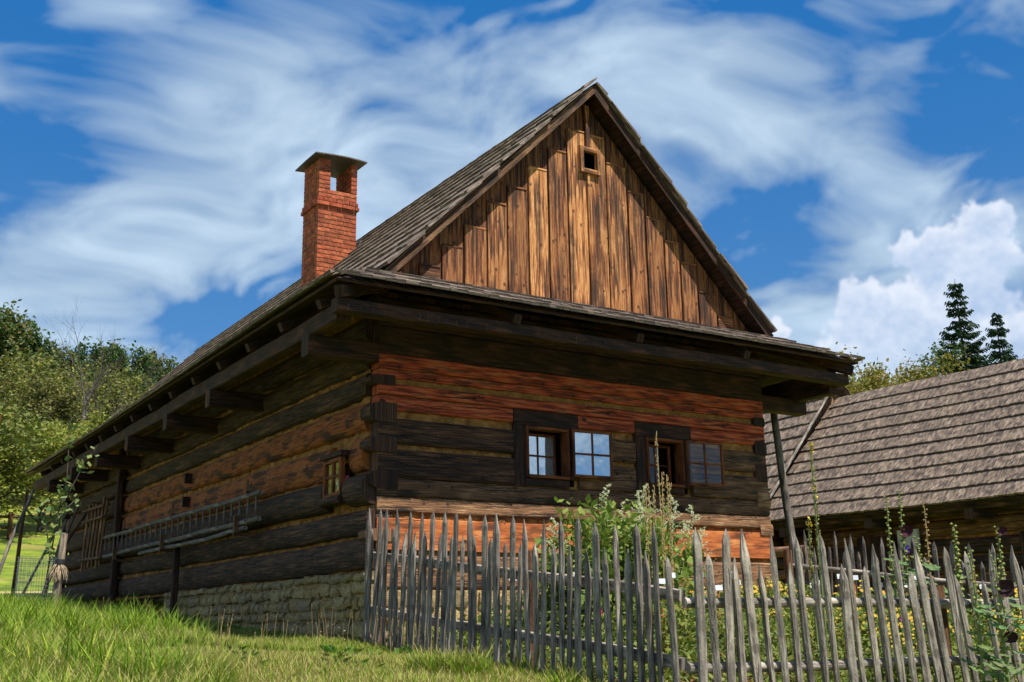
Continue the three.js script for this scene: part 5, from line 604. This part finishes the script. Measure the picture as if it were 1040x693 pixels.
// ------------------------------------------------------------------ grass on the bank before the cottage
{
  const r = rng(101);
  const tuft = (seed, n, h, cols) => { const q = rng(seed), b = new MB(); for (let k = 0; k < n; k++) { const a = q() * 6.283, rr = q() * 0.05, x = Math.cos(a) * rr, z = Math.sin(a) * rr, hh = h * (0.5 + q() * 0.7), la = q() * 6.283, ln = hh * (0.15 + q() * 0.5), w = 0.0022 + q() * 0.0028, c = cols[Math.floor(q() * cols.length)], wx = Math.cos(la + 1.57) * w, wz = Math.sin(la + 1.57) * w, m = [x + Math.cos(la) * ln * 0.35, hh * 0.6, z + Math.sin(la) * ln * 0.35], e = [x + Math.cos(la) * ln, hh * (0.85 + q() * 0.15), z + Math.sin(la) * ln]; const i = b.count; b.v([x - wx, -0.02, z - wz], 0, 0, c); b.v([x + wx, -0.02, z + wz], 1, 0, c); b.v([m[0] + wx, m[1], m[2] + wz], 1, 0.5, c); b.v([m[0] - wx, m[1], m[2] - wz], 0, 0.5, c); b.v(e, 0.5, 1, c); b.i.push(i, i + 1, i + 2, i, i + 2, i + 3, i + 3, i + 2, i + 4); } return b.geo(); };
  const green = [[0.2, 0.32, 0.012], [0.27, 0.39, 0.02], [0.14, 0.24, 0.01], [0.37, 0.42, 0.045]], straw = [[0.5, 0.42, 0.17], [0.4, 0.36, 0.11], [0.26, 0.32, 0.05]];
  const kinds = [tuft(1, 20, 0.15, green), tuft(2, 17, 0.21, green.concat([straw[1]])), tuft(3, 20, 0.12, green.concat(straw)), tuft(4, 12, 0.34, green.concat([straw[0]])), tuft(5, 20, 0.11, straw.concat([green[3]]))];
  const spots = kinds.map(() => []); const m4 = new THREE.Matrix4(), qn = new THREE.Quaternion(), e = new THREE.Euler();
  const sow = (n, x0, x1, z0, z1, k) => { for (let i = 0; i < n; i++) { const x = lerp(x0, x1, r()), z = lerp(z0, z1, r()); if (x > -0.25 && z < 0.2 && z > CL) continue; if (x > -0.32 && z > 0.2 && z < 6.5) continue; const dry = fbm(x * 0.45 + 9, z * 0.45 + 4, 3, 19) + 0.15 * sstep(0.2, 1.6, z) * sstep(-3.0, -1.2, x) - 0.09, ty = dry > 0.62 ? (r() < 0.55 ? 4 : 2) : dry > 0.53 ? (r() < 0.4 ? 2 : 1) : r() < 0.1 && x < -2 ? 3 : r() < 0.5 ? 0 : 1; const wallNear = lerp(1, 0.42, sstep(-2.6, -1.0, x) * sstep(3.2, 1.2, z)), s = wallNear * (0.7 + r() * 0.6) * k * (0.8 + 0.5 * fbm(x * 0.8, z * 0.8, 2, 20)); e.set((r() - 0.5) * 0.3, r() * 6.28, (r() - 0.5) * 0.3); spots[ty].push(m4.clone().compose(new THREE.Vector3(x, ground(x, z), z), qn.setFromEuler(e).clone(), new THREE.Vector3(s * 1.1, s, s * 1.1))); } };
  sow(38000, -5.5, 0.3, -3, 4.6, 1); sow(26000, -6, 0, -12, -3, 1.0); sow(9000, -9, 1.5, -17.5, -12, 0.9); sow(1500, -4.5, -0.3, 4.6, 7, 1);
  spots.forEach((list, k) => { const im = new THREE.InstancedMesh(kinds[k], M.grass, list.length); list.forEach((m, i) => im.setMatrixAt(i, m)); im.name = 'grass' + (k ? '_00' + k : ''); im.castShadow = im.receiveShadow = true; scene.add(im); tag(im, ['short green grass on the bank before the cottage', 'mixed green grass on the bank before the cottage', 'short yellowing grass on the bank', 'long seeding grass standing out of the bank', 'dry straw-coloured grass near the fence'][k], 'grass', null, 'stuff'); });
  { // plantain, dock and dead stalks standing among the grass
    const b = new MB(), d = new MB(); for (let i = 0; i < 420; i++) { const x = -5.2 + r() * 4.8, z = -5 + r() * 8.6, g = ground(x, z); if (fbm(x * 1.3, z * 1.3, 2, 88) < 0.5) continue; const n = 4 + Math.floor(r() * 5), c = [0.1 + r() * 0.06, 0.2 + r() * 0.08, 0.03]; for (let k = 0; k < n; k++) { const a = r() * 6.283, l = 0.06 + r() * 0.1, w = 0.012 + r() * 0.018, u = [Math.cos(a), 0, Math.sin(a)], e = [-u[2], 0, u[0]], p = [x, g + 0.02, z], m = add(add(p, u, l * 0.55), [0, l * 0.7, 0]), t = add(add(p, u, l), [0, l * 0.8, 0]); b.quad(p, add(m, e, w), t, add(m, e, -w), c); } }
    for (let i = 0; i < 260; i++) { const x = -5 + r() * 4.7, z = -4 + r() * 8, g = ground(x, z), h = 0.2 + r() * 0.25, dx = (r() - 0.5) * 0.12, dz = (r() - 0.5) * 0.12; d.tube([[x, g, z], [x + dx * 0.4, g + h * 0.6, z + dz * 0.4], [x + dx, g + h, z + dz]], [0.0022, 0.0018, 0.001], 4); for (let k = 0; k < 5; k++) leafQuad(d, [x + dx * 0.9, g + h * (0.86 + r() * 0.14), z + dz * 0.9], 0.006, r, null, 2); }
    tag(mesh('weeds', b.geo(), M.grass), 'broad-leaved weeds scattered through the grass', 'weeds', null, 'stuff'); tag(mesh('dead_stalks', d.geo(), M.dry), 'dry seed stalks scattered through the grass', 'grass', null, 'stuff');
  }
  // flower heads in the grass
  const fl = new MB(); for (let i = 0; i < 240; i++) { const x = -5 + r() * 4.5, z = -6 + r() * 9.5, p = [x, ground(x, z) + 0.1 + r() * 0.14, z], c = [[0.6, 0.6, 0.55], [0.45, 0.16, 0.4], [0.5, 0.3, 0.08]][Math.floor(r() * 3)]; for (let k = 0; k < 5; k++) leafQuad(fl, p, 0.007, r, c, 1.5); }
  tag(mesh('meadow_flowers', fl.geo(), M.petal), 'tiny clover and daisy heads scattered in the grass', 'flowers', null, 'stuff');
}
renderer.render(scene, camera);
